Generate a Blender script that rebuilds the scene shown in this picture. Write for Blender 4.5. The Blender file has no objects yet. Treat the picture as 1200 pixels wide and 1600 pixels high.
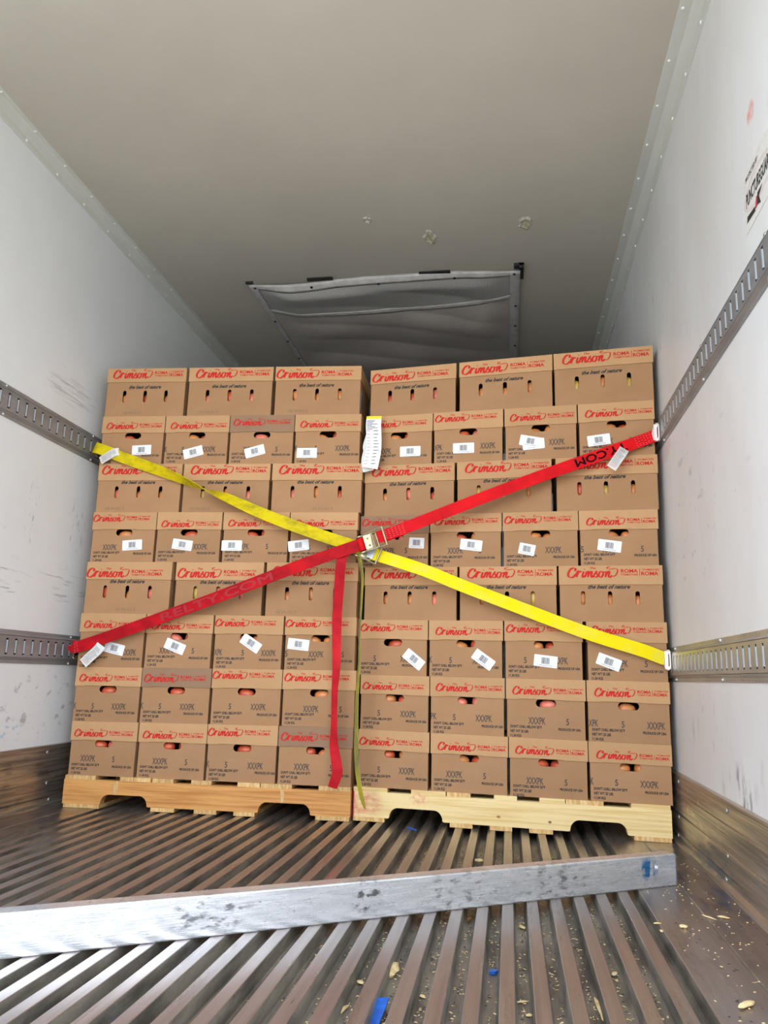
import bpy, math, random
from mathutils import Vector, Matrix
C = bpy.context.scene.collection
SC = bpy.context.scene
PI = math.pi

# ------------------------------------------------------------------ camera
W, H = 2.565, 2.725            # trailer inside width and height
Y_DOOR, Y_FRONT = -2.45, 4.0   # open rear doors, bulkhead
cam_d = bpy.data.cameras.new('camera')
cam = bpy.data.objects.new('camera', cam_d); C.objects.link(cam)
rr = Vector((0.98727808, 0.15675851, 0.02662241)); uu = Vector((0.00704299, -0.21038277, 0.97759372)); ww = Vector((-0.15884703, 0.96496936, 0.20881035))
cam.matrix_world = Matrix(((rr.x, uu.x, -ww.x, 1.9357), (rr.y, uu.y, -ww.y, -3.155), (rr.z, uu.z, -ww.z, 0.5739), (0, 0, 0, 1)))
cam_d.sensor_fit = 'HORIZONTAL'; cam_d.sensor_width = 36; cam_d.lens = 36.0
cam_d.clip_start = 0.02
SC.camera = cam
SC.view_settings.view_transform = 'Standard'; SC.view_settings.look = 'None'
SC.view_settings.gamma = 1; SC.view_settings.use_curve_mapping = False
SC.view_settings.exposure = 0.48

# ------------------------------------------------------------------ daylight
world = bpy.data.worlds.new('sky'); SC.world = world; world.use_nodes = True
nt = world.node_tree; nt.nodes.clear()
wo = nt.nodes.new('ShaderNodeOutputWorld'); bg = nt.nodes.new('ShaderNodeBackground'); nt.links.new(bg.outputs[0], wo.inputs[0])
tc = nt.nodes.new('ShaderNodeTexCoord'); sp = nt.nodes.new('ShaderNodeSeparateXYZ'); nt.links.new(tc.outputs['Generated'], sp.inputs[0])
cr = nt.nodes.new('ShaderNodeValToRGB'); nt.links.new(sp.outputs['Z'], cr.inputs[0]); nt.links.new(cr.outputs[0], bg.inputs[0])
cr.color_ramp.elements[0].position = 0.0; cr.color_ramp.elements[0].color = (0.92, 0.94, 0.97, 1)
cr.color_ramp.elements[1].position = 0.7; cr.color_ramp.elements[1].color = (0.72, 0.84, 1.0, 1)
SKY = 3.6
bg.inputs[1].default_value = SKY
sun_d = bpy.data.lights.new('sun', 'SUN'); sun = bpy.data.objects.new('sun', sun_d); C.objects.link(sun)
sun_d.energy = 6.0; sun_d.angle = math.radians(3); sun_d.color = (1.0, 0.96, 0.88)
sun.rotation_euler = Vector((-0.35, -0.45, -0.82)).to_track_quat('-Z', 'Y').to_euler()

# ------------------------------------------------------------------ materials
def lin(c):
    return tuple(((v / 255) / 12.92 if v / 255 <= 0.04045 else ((v / 255 + 0.055) / 1.055) ** 2.4) for v in c)
MATS = {}
def material(name, col, rough=0.6, metal=0.0, col2=None, scale=(8, 8, 8), lo=0.35, hi=0.65, bump=0.0, bscale=(40, 40, 40), spec=0.5, marks=(), rvar=0.0, aniso=0, detail=5, coord='Object', objrand=0.0):
    """principled material; col2 is mixed in by noise; marks = dirt with a shape of its own"""
    m = bpy.data.materials.new(name); m.use_nodes = True; MATS[name] = m
    t = m.node_tree; N = t.nodes; b = N['Principled BSDF']
    b.inputs['Roughness'].default_value = rough; b.inputs['Metallic'].default_value = metal
    b.inputs['Specular IOR Level'].default_value = spec
    b.inputs['Anisotropic'].default_value = aniso
    tcn = N.new('ShaderNodeTexCoord')
    def mapping(sc, loc=(0, 0, 0), rot=(0, 0, 0)):
        mp = N.new('ShaderNodeMapping'); mp.inputs['Scale'].default_value = sc; mp.inputs['Location'].default_value = loc; mp.inputs['Rotation'].default_value = rot
        t.links.new(tcn.outputs[coord], mp.inputs[0]); return mp.outputs[0]
    def noise(sc, det=5, loc=(0, 0, 0), rot=(0, 0, 0), ro=0.6):
        n = N.new('ShaderNodeTexNoise'); n.inputs['Scale'].default_value = 1; n.inputs['Detail'].default_value = det; n.inputs['Roughness'].default_value = ro
        t.links.new(mapping(sc, loc, rot), n.inputs['Vector']); return n.outputs['Fac']
    def ramp(src, a, c):
        r = N.new('ShaderNodeMapRange'); r.inputs[1].default_value = a; r.inputs[2].default_value = c; r.clamp = True
        t.links.new(src, r.inputs[0]); return r.outputs[0]
    def mix(fac, a, c):
        x = N.new('ShaderNodeMix'); x.data_type = 'RGBA'
        t.links.new(fac, x.inputs[0])
        if isinstance(a, tuple): x.inputs[6].default_value = (*a, 1)
        else: t.links.new(a, x.inputs[6])
        if isinstance(c, tuple): x.inputs[7].default_value = (*c, 1)
        else: t.links.new(c, x.inputs[7])
        return x.outputs[2]
    base = tuple(col)
    if col2 is not None:
        base = mix(ramp(noise(scale, detail), lo, hi), tuple(col), tuple(col2))
    for mk in marks:
        # mk: centre, half size, colour, noise scale, threshold lo/hi, strength
        ce, hs, mc, ns, a, c, st = mk
        sb = N.new('ShaderNodeVectorMath'); sb.operation = 'SUBTRACT'; t.links.new(tcn.outputs[coord], sb.inputs[0]); sb.inputs[1].default_value = ce
        dv = N.new('ShaderNodeVectorMath'); dv.operation = 'DIVIDE'; t.links.new(sb.outputs[0], dv.inputs[0]); dv.inputs[1].default_value = hs
        ln = N.new('ShaderNodeVectorMath'); ln.operation = 'LENGTH'; t.links.new(dv.outputs[0], ln.inputs[0])
        fall = ramp(ln.outputs['Value'], 1.0, 0.55)
        nz = ramp(noise(ns, 4, loc=ce), a, c)
        mu = N.new('ShaderNodeMath'); mu.operation = 'MULTIPLY'; t.links.new(fall, mu.inputs[0]); t.links.new(nz, mu.inputs[1])
        m2 = N.new('ShaderNodeMath'); m2.operation = 'MULTIPLY'; t.links.new(mu.outputs[0], m2.inputs[0]); m2.inputs[1].default_value = st
        base = mix(m2.outputs[0], base, tuple(mc))
    if objrand:
        oi = N.new('ShaderNodeObjectInfo'); hsv = N.new('ShaderNodeHueSaturation')
        r = N.new('ShaderNodeMapRange'); t.links.new(oi.outputs['Random'], r.inputs[0]); r.inputs[3].default_value = 1 - objrand; r.inputs[4].default_value = 1 + objrand
        t.links.new(r.outputs[0], hsv.inputs['Value'])
        if isinstance(base, tuple): hsv.inputs['Color'].default_value = (*base, 1)
        else: t.links.new(base, hsv.inputs['Color'])
        base = hsv.outputs[0]
    if isinstance(base, tuple): b.inputs['Base Color'].default_value = (*base, 1)
    else: t.links.new(base, b.inputs['Base Color'])
    if rvar:
        r = N.new('ShaderNodeMapRange'); t.links.new(noise(scale, 4, loc=(3, 1, 2)), r.inputs[0]); r.inputs[3].default_value = rough - rvar; r.inputs[4].default_value = rough + rvar
        t.links.new(r.outputs[0], b.inputs['Roughness'])
    if bump:
        bp = N.new('ShaderNodeBump'); bp.inputs['Strength'].default_value = bump; bp.inputs['Distance'].default_value = 0.002
        t.links.new(noise(bscale, 3), bp.inputs['Height']); t.links.new(bp.outputs[0], b.inputs['Normal'])
    return m

SCF = (0.16, 0.15, 0.15)
M_wall_l = material('white_wall_panel', (0.82, 0.845, 0.86), 0.42, 0, (0.77, 0.79, 0.80), (1.5, 1.5, 1.5), bump=0.15, bscale=(6, 6, 6), marks=[
    ((0, -0.12, 1.79), (0.2, 0.24, 0.075), (0.22, 0.2, 0.2), (3, 5, 70), 0.5, 0.66, 0.55),
    ((0, -0.3, 0.92), (0.2, 0.75, 0.10), (0.3, 0.3, 0.3), (3, 5, 60), 0.58, 0.68, 0.6),
    ((0, 0.0, 1.2), (0.2, 0.10, 0.14), (0.3, 0.3, 0.31), (3, 60, 16), 0.57, 0.66, 0.6),
    ((0, -0.32, 1.2), (0.2, 0.06, 0.16), (0.3, 0.3, 0.31), (3, 60, 20), 0.58, 0.66, 0.6),
    ((0, -0.1, 0.42), (0.2, 0.5, 0.15), (0.28, 0.29, 0.30), (3, 16, 22), 0.57, 0.66, 0.6),
    ((0, -0.30, 0.33), (0.2, 0.16, 0.05), (0.25, 0.5, 0.66), (3, 22, 60), 0.54, 0.62, 0.6),
    ((0, -0.2, 1.0), (0.3, 1.6, 1.6), (0.42, 0.42, 0.43), (3, 7, 11), 0.68, 0.78, 0.5),
    ((0, 0.5, 2.1), (0.3, 1.2, 0.6), (0.35, 0.35, 0.35), (3, 12, 9), 0.7, 0.78, 0.6)])
M_wall_r = material('white_wall_panel_stained', (0.76, 0.775, 0.785), 0.42, 0, (0.69, 0.68, 0.675), (0.6, 2.2, 1.0), bump=0.15, bscale=(6, 6, 6), marks=[
    ((W, -0.79, 0.285), (0.2, 0.20, 0.085), SCF, (3, 26, 9), 0.5, 0.64, 0.85),
    ((W, -0.45, 0.45), (0.2, 0.35, 0.12), (0.3, 0.3, 0.3), (3, 30, 12), 0.6, 0.68, 0.6),
    ((W, -0.5, 1.15), (0.2, 0.7, 0.35), (0.33, 0.4, 0.46), (3, 7, 20), 0.63, 0.70, 0.6),
    ((W, -0.02, 1.5), (0.2, 0.18, 0.08), (0.8, 0.45, 0.47), (3, 9, 12), 0.4, 0.62, 0.45),
    ((W, -1.30, 2.03), (0.2, 0.035, 0.035), (0.75, 0.2, 0.18), (3, 30, 30), 0.35, 0.6, 0.75),
    ((W, -0.6, 2.0), (0.3, 1.4, 0.7), (0.38, 0.36, 0.35), (3, 22, 8), 0.66, 0.76, 0.6),
    ((W, -0.5, 0.85), (0.3, 1.3, 1.0), (0.4, 0.38, 0.37), (3, 14, 9), 0.66, 0.78, 0.5)])
M_ceil = material('ceiling_panel_beige', (0.58, 0.545, 0.475), 0.55, 0, (0.53, 0.495, 0.43), (1.2, 1.2, 1.2), bump=0.35, bscale=(5, 5, 5), marks=[
    ((1.3, 0.2, H), (1.2, 1.3, 0.3), (0.3, 0.26, 0.22), (60, 60, 3), 0.74, 0.78, 0.7)])
M_trim = material('trim_pale_grey_green', (0.68, 0.69, 0.65), 0.4, 0, (0.60, 0.61, 0.57), (8, 2, 8))
M_rivet = material('rivet_white', (0.8, 0.81, 0.8), 0.3)
M_floor = material('aluminium_floor_top', (0.42, 0.36, 0.33), 0.29, 0.8, (0.31, 0.265, 0.245), (46, 2.2, 10), lo=0.35, hi=0.7, bump=0.12, bscale=(90, 4, 20), rvar=0.07, marks=[
    ((1.3, -0.6, 0), (1.4, 1.3, 0.2), (0.55, 0.53, 0.5), (90, 9, 5), 0.68, 0.74, 0.3),
    ((2.50, -0.35, 0), (0.12, 0.9, 0.2), (0.05, 0.13, 0.30), (14, 6, 14), 0.5, 0.62, 0.75),
    ((2.40, -0.6, 0), (0.15, 0.9, 0.2), (0.13, 0.12, 0.12), (16, 6, 14), 0.55, 0.65, 0.6),
    ((0.15, -0.4, 0), (0.16, 1.2, 0.2), (0.13, 0.12, 0.12), (14, 5, 14), 0.45, 0.62, 0.6)])
M_groove = material('dirty_floor_groove', (0.36, 0.32, 0.26), 0.5, 0.45, (0.13, 0.115, 0.095), (24, 5, 24), bump=0.6, bscale=(160, 160, 160), spec=0.3)
M_kick = material('scuffed_aluminium_kick_plate', (0.50, 0.43, 0.35), 0.3, 0.75, (0.22, 0.20, 0.185), (8, 1.6, 60), lo=0.38, hi=0.62, bump=0.2, bscale=(10, 8, 120), rvar=0.08, marks=[
    ((W, -0.45, 0.045), (0.2, 0.42, 0.055), (0.05, 0.14, 0.25), (3, 9, 30), 0.45, 0.6, 0.75),
    ((W, -0.2, 0.14), (0.2, 0.5, 0.10), (0.72, 0.63, 0.46), (3, 12, 30), 0.56, 0.66, 0.6),
    ((0, -0.3, 0.1), (0.2, 1.0, 0.16), (0.10, 0.095, 0.095), (3, 5, 36), 0.54, 0.66, 0.7)])
M_track = material('galvanised_steel', (0.37, 0.375, 0.38), 0.48, 0.45, (0.28, 0.28, 0.28), (12, 5, 12), bump=0.1, rvar=0.08)
M_track_b = material('galvanised_steel_pale', (0.52, 0.51, 0.46), 0.38, 0.7, (0.40, 0.39, 0.36), (12, 5, 12), bump=0.1, rvar=0.08)
M_lip = material('bright_zinc', (0.36, 0.38, 0.40), 0.42, 0.75)
M_dark = material('slot_shade', (0.02, 0.02, 0.02), 0.9)
M_black = material('black_steel', (0.02, 0.02, 0.022), 0.5)
M_beam = material('scuffed_aluminium_beam', (0.86, 0.90, 0.94), 0.27, 0.8, (0.64, 0.68, 0.73), (9, 9, 90), lo=0.40, hi=0.72, bump=0.2, bscale=(14, 14, 240), rvar=0.08, marks=[
    ((-0.10, -0.0, 0.052), (0.04, 0.08, 0.036), (0.02, 0.22, 0.55), (50, 50, 24), 0.44, 0.52, 0.95),
    ((-0.42, 0, 0.045), (0.16, 0.1, 0.06), (0.16, 0.17, 0.18), (30, 30, 70), 0.52, 0.64, 0.8),
    ((-0.72, 0, 0.045), (0.14, 0.1, 0.06), (0.16, 0.17, 0.18), (34, 34, 80), 0.53, 0.65, 0.75),
    ((-0.98, 0, 0.055), (0.05, 0.1, 0.05), (0.10, 0.11, 0.12), (40, 40, 60), 0.5, 0.6, 0.9),
    ((-1.36, 0, 0.045), (0.12, 0.1, 0.05), (0.14, 0.15, 0.16), (30, 30, 60), 0.5, 0.62, 0.8),
    ((-1.6, 0, 0.03), (0.14, 0.1, 0.04), (0.92, 0.94, 0.95), (40, 40, 16), 0.5, 0.58, 0.8),
    ((-0.9, 0, 0.045), (1.2, 0.2, 0.06), (0.2, 0.21, 0.22), (60, 60, 70), 0.64, 0.72, 0.7)])
M_card = material('brown_cardboard', lin((169, 130, 95)), 0.8, 0, lin((163, 124, 89)), (7, 7, 9), bump=0.12, bscale=(20, 20, 260), spec=0.2, objrand=0.05)
M_lid = material('light_brown_cardboard', lin((189, 149, 108)), 0.78, 0, lin((184, 144, 103)), (9, 7, 7), bump=0.12, bscale=(260, 20, 20), spec=0.2, objrand=0.05)
M_lid_dark = material('darker_brown_cardboard', lin((150, 119, 94)), 0.8, 0, lin((144, 113, 89)), (7, 7, 7), bump=0.12, bscale=(260, 20, 20), spec=0.2)
M_red_ink = material('red_ink', lin((198, 46, 42)), 0.8, spec=0.15)
M_ink = material('black_ink', lin((48, 42, 38)), 0.7)
M_ink2 = material('grey_brown_ink', lin((70, 62, 56)), 0.7)
M_ink3 = material('faint_brown_ink', lin((126, 100, 78)), 0.7)
M_white = material('white_label_paper', (0.82, 0.84, 0.88), 0.5)
M_paper = material('crumpled_tag_paper', (0.74, 0.73, 0.70), 0.6, 0, (0.66, 0.65, 0.62), (60, 60, 60))
M_yel_paper = material('yellow_label_band', (0.85, 0.72, 0.02), 0.5)
M_grey_print = material('grey_print', (0.28, 0.29, 0.31), 0.6)
M_pink_print = material('pale_red_print', (0.6, 0.3, 0.3), 0.6)
M_red = material('red_webbing', lin((222, 18, 26)), 0.6, 0, lin((190, 12, 24)), (9, 9, 9), bump=0.3, bscale=(500, 500, 500), marks=[], spec=0.12)
M_red_old = material('worn_red_webbing', lin((196, 18, 28)), 0.6, 0, lin((150, 14, 26)), (10, 10, 14), bump=0.3, bscale=(500, 500, 500), spec=0.12)
M_red_tail = material('faded_red_webbing', lin((208, 40, 48)), 0.65, 0, lin((170, 26, 36)), (7, 7, 9), bump=0.4, bscale=(30, 30, 500), spec=0.12)
M_yel = material('yellow_webbing', lin((240, 218, 10)), 0.6, 0, lin((222, 208, 84)), (10, 10, 16), lo=0.45, hi=0.75, bump=0.3, bscale=(500, 500, 500), spec=0.12)  # paler second tone paints the webbing's highlights into its colour
M_yel_old = material('dirty_yellow_webbing', lin((214, 192, 18)), 0.6, 0, lin((150, 136, 30)), (16, 16, 26), lo=0.45, hi=0.75, bump=0.3, bscale=(500, 500, 500), spec=0.12)
M_yel_tail = material('grimy_yellow_webbing', lin((186, 176, 62)), 0.65, 0, lin((128, 126, 84)), (7, 7, 7), bump=0.4, bscale=(30, 30, 500), spec=0.12)
M_strap_print = material('black_strap_print', lin((36, 8, 10)), 0.8, spec=0.1)
M_strap_faded = material('faded_strap_print', lin((160, 12, 26)), 0.6)
M_stitch = material('pale_pink_stitching', lin((238, 120, 125)), 0.6)
M_zinc_y = material('yellow_zinc_steel', (0.46, 0.41, 0.25), 0.38, 0.85, (0.30, 0.28, 0.19), (60, 60, 60))
M_zinc_lit = material('lit_zinc_steel', (0.88, 0.80, 0.76), 0.3, 0.5)  # pinkish zinc of the right fittings, light on them put into the colour
M_pine_l = material('orange_pine', lin((212, 154, 86)), 0.65, 0, lin((182, 120, 58)), (2.5, 20, 70), lo=0.42, hi=0.62, bump=0.2, bscale=(4, 30, 120))
M_pine_l2 = material('pale_pine_end_grain', lin((216, 178, 120)), 0.7, 0, lin((188, 146, 90)), (120, 20, 20), lo=0.42, hi=0.6)
M_pine_r = material('pale_yellow_pine', lin((236, 210, 152)), 0.65, 0, lin((220, 186, 120)), (2.2, 20, 70), lo=0.45, hi=0.62, bump=0.2, bscale=(4, 30, 120), marks=[
    ((0.045, 0, 0.07), (0.09, 0.1, 0.06), lin((214, 96, 96)), (24, 10, 60), 0.40, 0.60, 0.6),
    ((0.27, 0, 0.10), (0.05, 0.1, 0.03), lin((214, 110, 100)), (60, 10, 60), 0.46, 0.6, 0.5),
    ((0.78, 0, 0.045), (0.008, 0.1, 0.006), lin((110, 70, 30)), (1, 1, 1), 0.0, 0.1, 0.9),
    ((0.585, 0, 0.052), (0.010, 0.1, 0.006), lin((150, 100, 50)), (1, 1, 1), 0.0, 0.1, 0.9)])
M_pine_r2 = material('pine_end_grain', lin((206, 160, 92)), 0.7, 0, lin((230, 196, 140)), (90, 20, 20), lo=0.42, hi=0.6)
M_red_paint = material('red_paint', lin((196, 60, 66)), 0.6)
M_fabric = material('grey_vinyl_fabric', (0.58, 0.53, 0.50), 0.45, 0, (0.48, 0.43, 0.40), (3, 3, 3), bump=0.2, bscale=(12, 12, 12))
M_hem = material('pale_grey_hem', (0.66, 0.64, 0.63), 0.45, 0, (0.52, 0.50, 0.49), (20, 20, 20))
M_bare = material('bare_foam', (0.72, 0.70, 0.55), 0.8, 0, (0.4, 0.36, 0.22), (70, 70, 70))
M_torn = material('torn_ceiling_skin', (0.72, 0.69, 0.64), 0.7, 0, (0.35, 0.31, 0.27), (60, 60, 60))
M_wood = material('splintered_wood', lin((240, 218, 168)), 0.7, 0, lin((214, 180, 120)), (60, 60, 60))
M_wood_d = material('brown_wood_chip', lin((150, 104, 60)), 0.7, 0, lin((110, 74, 44)), (60, 60, 60))
M_blue = material('blue_plastic_tape', lin((20, 108, 205)), 0.35, 0, lin((10, 80, 170)), (40, 40, 40))
M_asph = material('pale_concrete_yard', (0.41, 0.395, 0.345), 0.9)
M_outer = material('white_body_skin', (0.7, 0.7, 0.7), 0.5)
TOM = [material('tomato_red', lin((186, 62, 40)), 0.35, 0, lin((204, 96, 56)), (30, 30, 30), objrand=0.08),
       material('tomato_orange', lin((212, 118, 62)), 0.35, 0, lin((214, 142, 80)), (30, 30, 30), objrand=0.08),
       material('tomato_yellow', lin((214, 164, 62)), 0.35, 0, lin((206, 176, 96)), (30, 30, 30), objrand=0.08),
       material('tomato_pink', lin((216, 98, 82)), 0.35, 0, lin((232, 132, 108)), (30, 30, 30), objrand=0.08)]
def mesh_fabric():
    m = material('grey_mesh_netting', (0.24, 0.235, 0.235), 0.7)
    t = m.node_tree; N = t.nodes; b = N['Principled BSDF']; tcn = N.new('ShaderNodeTexCoord')
    outs = []
    for ax in ('X', 'Y'):
        w_ = N.new('ShaderNodeTexWave'); w_.bands_direction = ax; w_.inputs['Scale'].default_value = 36; t.links.new(tcn.outputs['Object'], w_.inputs['Vector']); outs.append(w_.outputs['Fac'])
    mx = N.new('ShaderNodeMath'); mx.operation = 'MAXIMUM'; t.links.new(outs[0], mx.inputs[0]); t.links.new(outs[1], mx.inputs[1])
    mc = N.new('ShaderNodeMix'); mc.data_type = 'RGBA'; t.links.new(mx.outputs[0], mc.inputs[0])
    mc.inputs[6].default_value = (0.14, 0.135, 0.13, 1); mc.inputs[7].default_value = (0.55, 0.54, 0.53, 1); t.links.new(mc.outputs[2], b.inputs['Base Color'])
    return m
M_net = mesh_fabric()

# ------------------------------------------------------------------ mesh building
class MB:
    def __init__(s): s.v = []; s.f = []; s.m = []; s.sm = []
    def add(s, vs, fs, mi=0, smooth=False):
        o = len(s.v); s.v += [tuple(p) for p in vs]
        for f in fs: s.f.append(tuple(i + o for i in f)); s.m.append(mi); s.sm.append(smooth)
    def box(s, x0, x1, y0, y1, z0, z1, mi=0):
        s.add([(x0, y0, z0), (x1, y0, z0), (x1, y1, z0), (x0, y1, z0), (x0, y0, z1), (x1, y0, z1), (x1, y1, z1), (x0, y1, z1)],
              [(0, 3, 2, 1), (4, 5, 6, 7), (0, 1, 5, 4), (1, 2, 6, 5), (2, 3, 7, 6), (3, 0, 4, 7)], mi)
    def prism(s, poly, d, mi=0, f=lambda a, b, c: (a, c, b)):
        """poly of (a,b) extruded c from d[0] to d[1]"""
        n = len(poly); vs = [f(a, b, d[0]) for a, b in poly] + [f(a, b, d[1]) for a, b in poly]
        s.add(vs, [tuple(range(n))[::-1], tuple(range(n, 2 * n))] + [(i, (i + 1) % n, (i + 1) % n + n, i + n) for i in range(n)], mi)
    def tube(s, pts, r, n=10, mi=0, cap=True, smooth=True):
        pts = [Vector(p) for p in pts]; rs = r if isinstance(r, (list, tuple)) else [r] * len(pts); vs = []; prev = None
        for i, p in enumerate(pts):
            t = (pts[min(i + 1, len(pts) - 1)] - pts[max(i - 1, 0)]).normalized()
            a = prev if prev is not None else (Vector((0, 0, 1)) if abs(t.z) < 0.9 else Vector((1, 0, 0)))
            a = (a - t * a.dot(t)).normalized(); prev = a; b = t.cross(a)
            for k in range(n):
                an = 2 * PI * k / n; vs.append(p + (a * math.cos(an) + b * math.sin(an)) * rs[i])
        fs = [(i * n + k, i * n + (k + 1) % n, (i + 1) * n + (k + 1) % n, (i + 1) * n + k) for i in range(len(pts) - 1) for k in range(n)]
        s.add(vs, fs, mi, smooth)
        if cap:
            m = len(pts) - 1; s.add([vs[k] for k in range(n)] + [vs[m * n + k] for k in range(n)], [tuple(range(n))[::-1], tuple(range(n, 2 * n))], mi)
    def ribbon(s, pts, wd, w, th, mi=0):
        """flat band: centre points, unit width directions, widths, thickness"""
        pts = [Vector(p) for p in pts]; vs = []
        for i, p in enumerate(pts):
            t = (pts[min(i + 1, len(pts) - 1)] - pts[max(i - 1, 0)]).normalized(); a = Vector(wd[i]); a = (a - t * a.dot(t)).normalized(); n = t.cross(a)
            ww_ = w[i] if isinstance(w, (list, tuple)) else w
            for sa, sn in ((-1, -1), (1, -1), (1, 1), (-1, 1)): vs.append(p + a * sa * ww_ / 2 + n * sn * th / 2)
        m = len(pts)
        fs = [(i * 4 + k, i * 4 + (k + 1) % 4, (i + 1) * 4 + (k + 1) % 4, (i + 1) * 4 + k) for i in range(m - 1) for k in range(4)]
        fs += [(3, 2, 1, 0), tuple((m - 1) * 4 + k for k in range(4))]
        s.add(vs, fs, mi)
    def warp(s, fn): s.v = [tuple(fn(*p)) for p in s.v]
    def build(s, name, mats, parent=None, loc=None, rot=None, me=None):
        if me is None:
            me = bpy.data.meshes.new(name); me.from_pydata([tuple(p) for p in s.v], [], s.f)
            if not isinstance(mats, (list, tuple)): mats = [mats]
            for m in mats: me.materials.append(m)
            me.polygons.foreach_set('material_index', s.m); me.polygons.foreach_set('use_smooth', s.sm); me.update()
        o = bpy.data.objects.new(name, me); C.objects.link(o)
        if parent: o.parent = parent
        if loc is not None: o.location = loc
        if rot is not None: o.rotation_euler = rot
        return o
def tag(o, label, cat, group=None, kind=None):
    o['label'] = label; o['category'] = cat
    if group: o['group'] = group
    if kind: o['kind'] = kind
    return o
def thing(name, loc, label, cat, group=None, rz=0):
    o = bpy.data.objects.new(name, None); C.objects.link(o); o.location = loc; o.rotation_euler = (0, 0, rz); o.empty_display_size = 0.05
    return tag(o, label, cat, group)
def struct(o): o['kind'] = 'structure'; return o
def dup(o, parent, loc):
    c = o.copy(); C.objects.link(c); c.parent = parent; c.location = loc; return c
def crom(pts, n=8):
    """Catmull-Rom through points of any dimension"""
    P = [pts[0]] + list(pts) + [pts[-1]]; out = []
    for i in range(1, len(P) - 2):
        for k in range(n):
            t = k / n
            out.append(tuple(0.5 * ((2 * b) + (-a + c) * t + (2 * a - 5 * b + 4 * c - d) * t * t + (-a + 3 * b - 3 * c + d) * t ** 3) for a, b, c, d in zip(P[i - 1], P[i], P[i + 1], P[i + 2])))
    out.append(tuple(P[-2])); return out

# flat outlines with holes, triangulated by the curve filler
def fill2d(outer, holes, th):
    cu = bpy.data.curves.new('tmp', 'CURVE'); cu.dimensions = '2D'; cu.fill_mode = 'BOTH'; cu.extrude = th / 2
    for poly in [outer] + holes:
        sp_ = cu.splines.new('POLY'); sp_.points.add(len(poly) - 1)
        for i, (a, b) in enumerate(poly): sp_.points[i].co = (a, b, 0, 1)
        sp_.use_cyclic_u = True
    o = bpy.data.objects.new('tmp', cu); me = o.to_mesh()
    vs = [tuple(v.co) for v in me.vertices]; fs = [tuple(p.vertices) for p in me.polygons]
    o.to_mesh_clear(); bpy.data.objects.remove(o); bpy.data.curves.remove(cu)
    return vs, fs
def slot_poly(cx, cy, w, h, n=8):
    r = min(w, h) / 2; pts = []
    if w >= h: cs = [((cx + w / 2 - r, cy), -PI / 2), ((cx - w / 2 + r, cy), PI / 2)]
    else: cs = [((cx, cy + h / 2 - r), 0), ((cx, cy - h / 2 + r), PI)]
    for (a, b), s0 in cs:
        for k in range(n + 1): an = s0 + PI * k / n; pts.append((a + r * math.cos(an), b + r * math.sin(an)))
    return pts
# lettering
_TC = {}
def text2d(s, bold=0.0, shear=0.0):
    k = (s, bold, shear)
    if k not in _TC:
        cu = bpy.data.curves.new('tmp', 'FONT'); cu.body = s; cu.offset = bold; cu.shear = shear; cu.resolution_u = 3; cu.fill_mode = 'FRONT'
        o = bpy.data.objects.new('tmp', cu); me = o.to_mesh()
        vs = [(v.co.x, v.co.y) for v in me.vertices]; fs = [tuple(p.vertices) for p in me.polygons]
        o.to_mesh_clear(); bpy.data.objects.remove(o); bpy.data.curves.remove(cu)
        x0 = min(a for a, b in vs); x1 = max(a for a, b in vs); y0 = min(b for a, b in vs); y1 = max(b for a, b in vs)
        _TC[k] = ([((a - x0) / (x1 - x0), (b - y0) / (y1 - y0)) for a, b in vs], fs)
    return _TC[k]
def put_text(mb, s, x0, x1, y0, y1, mi, f, bold=0.0, shear=0.0, clip=None):
    vs, fs = text2d(s, bold, shear)
    P = [(x0 + a * (x1 - x0), y0 + b * (y1 - y0)) for a, b in vs]
    if clip: # keep only triangles inside clip x range
        fs = [q for q in fs if all(clip[0] <= P[i][0] <= clip[1] for i in q)]
        if not fs: return
    mb.add([f(*p) for p in P], fs, mi)
# the brush lettered word, drawn with a slanted pen
BRUSH = [
    [(1.62, .93), (1.47, .78), (1.55, .98), (1.33, 1.07), (1.02, .92), (.78, .52), (.76, .18), (.98, .0), (1.28, .06), (1.58, .34)],
    [(1.58, .34), (1.84, .74), (1.80, .58), (1.64, .02)], [(1.72, .3), (1.92, .62), (2.08, .70), (2.16, .58)],
    [(2.44, .68), (2.28, .18), (2.36, .02), (2.58, .24)], [(2.49, .90), (2.53, .96)],
    [(2.76, .68), (2.56, .02)], [(2.62, .25), (2.86, .62), (3.00, .62), (2.86, .02)], [(2.92, .25), (3.18, .62), (3.33, .62), (3.22, .16), (3.32, .02), (3.52, .24)],
    [(3.52, .24), (3.86, .72), (3.76, .52), (3.92, .30), (3.84, .06), (3.62, .04), (3.56, .14)],
    [(4.42, .64), (4.20, .62), (4.05, .34), (4.12, .06), (4.32, .04), (4.50, .30), (4.50, .58), (4.40, .68), (4.62, .56), (4.78, .62)],
    [(4.92, .68), (4.73, .02)], [(4.80, .25), (5.05, .62), (5.20, .62), (5.08, .14), (5.20, .0), (5.44, .20)],
    [(5.44, .20), (5.60, .10), (5.86, .26), (6.04, .62), (6.03, .88), (5.84, .98), (5.45, .94), (5.12, .93), (4.94, 1.02), (5.02, 1.14), (5.28, 1.18)]]
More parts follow.
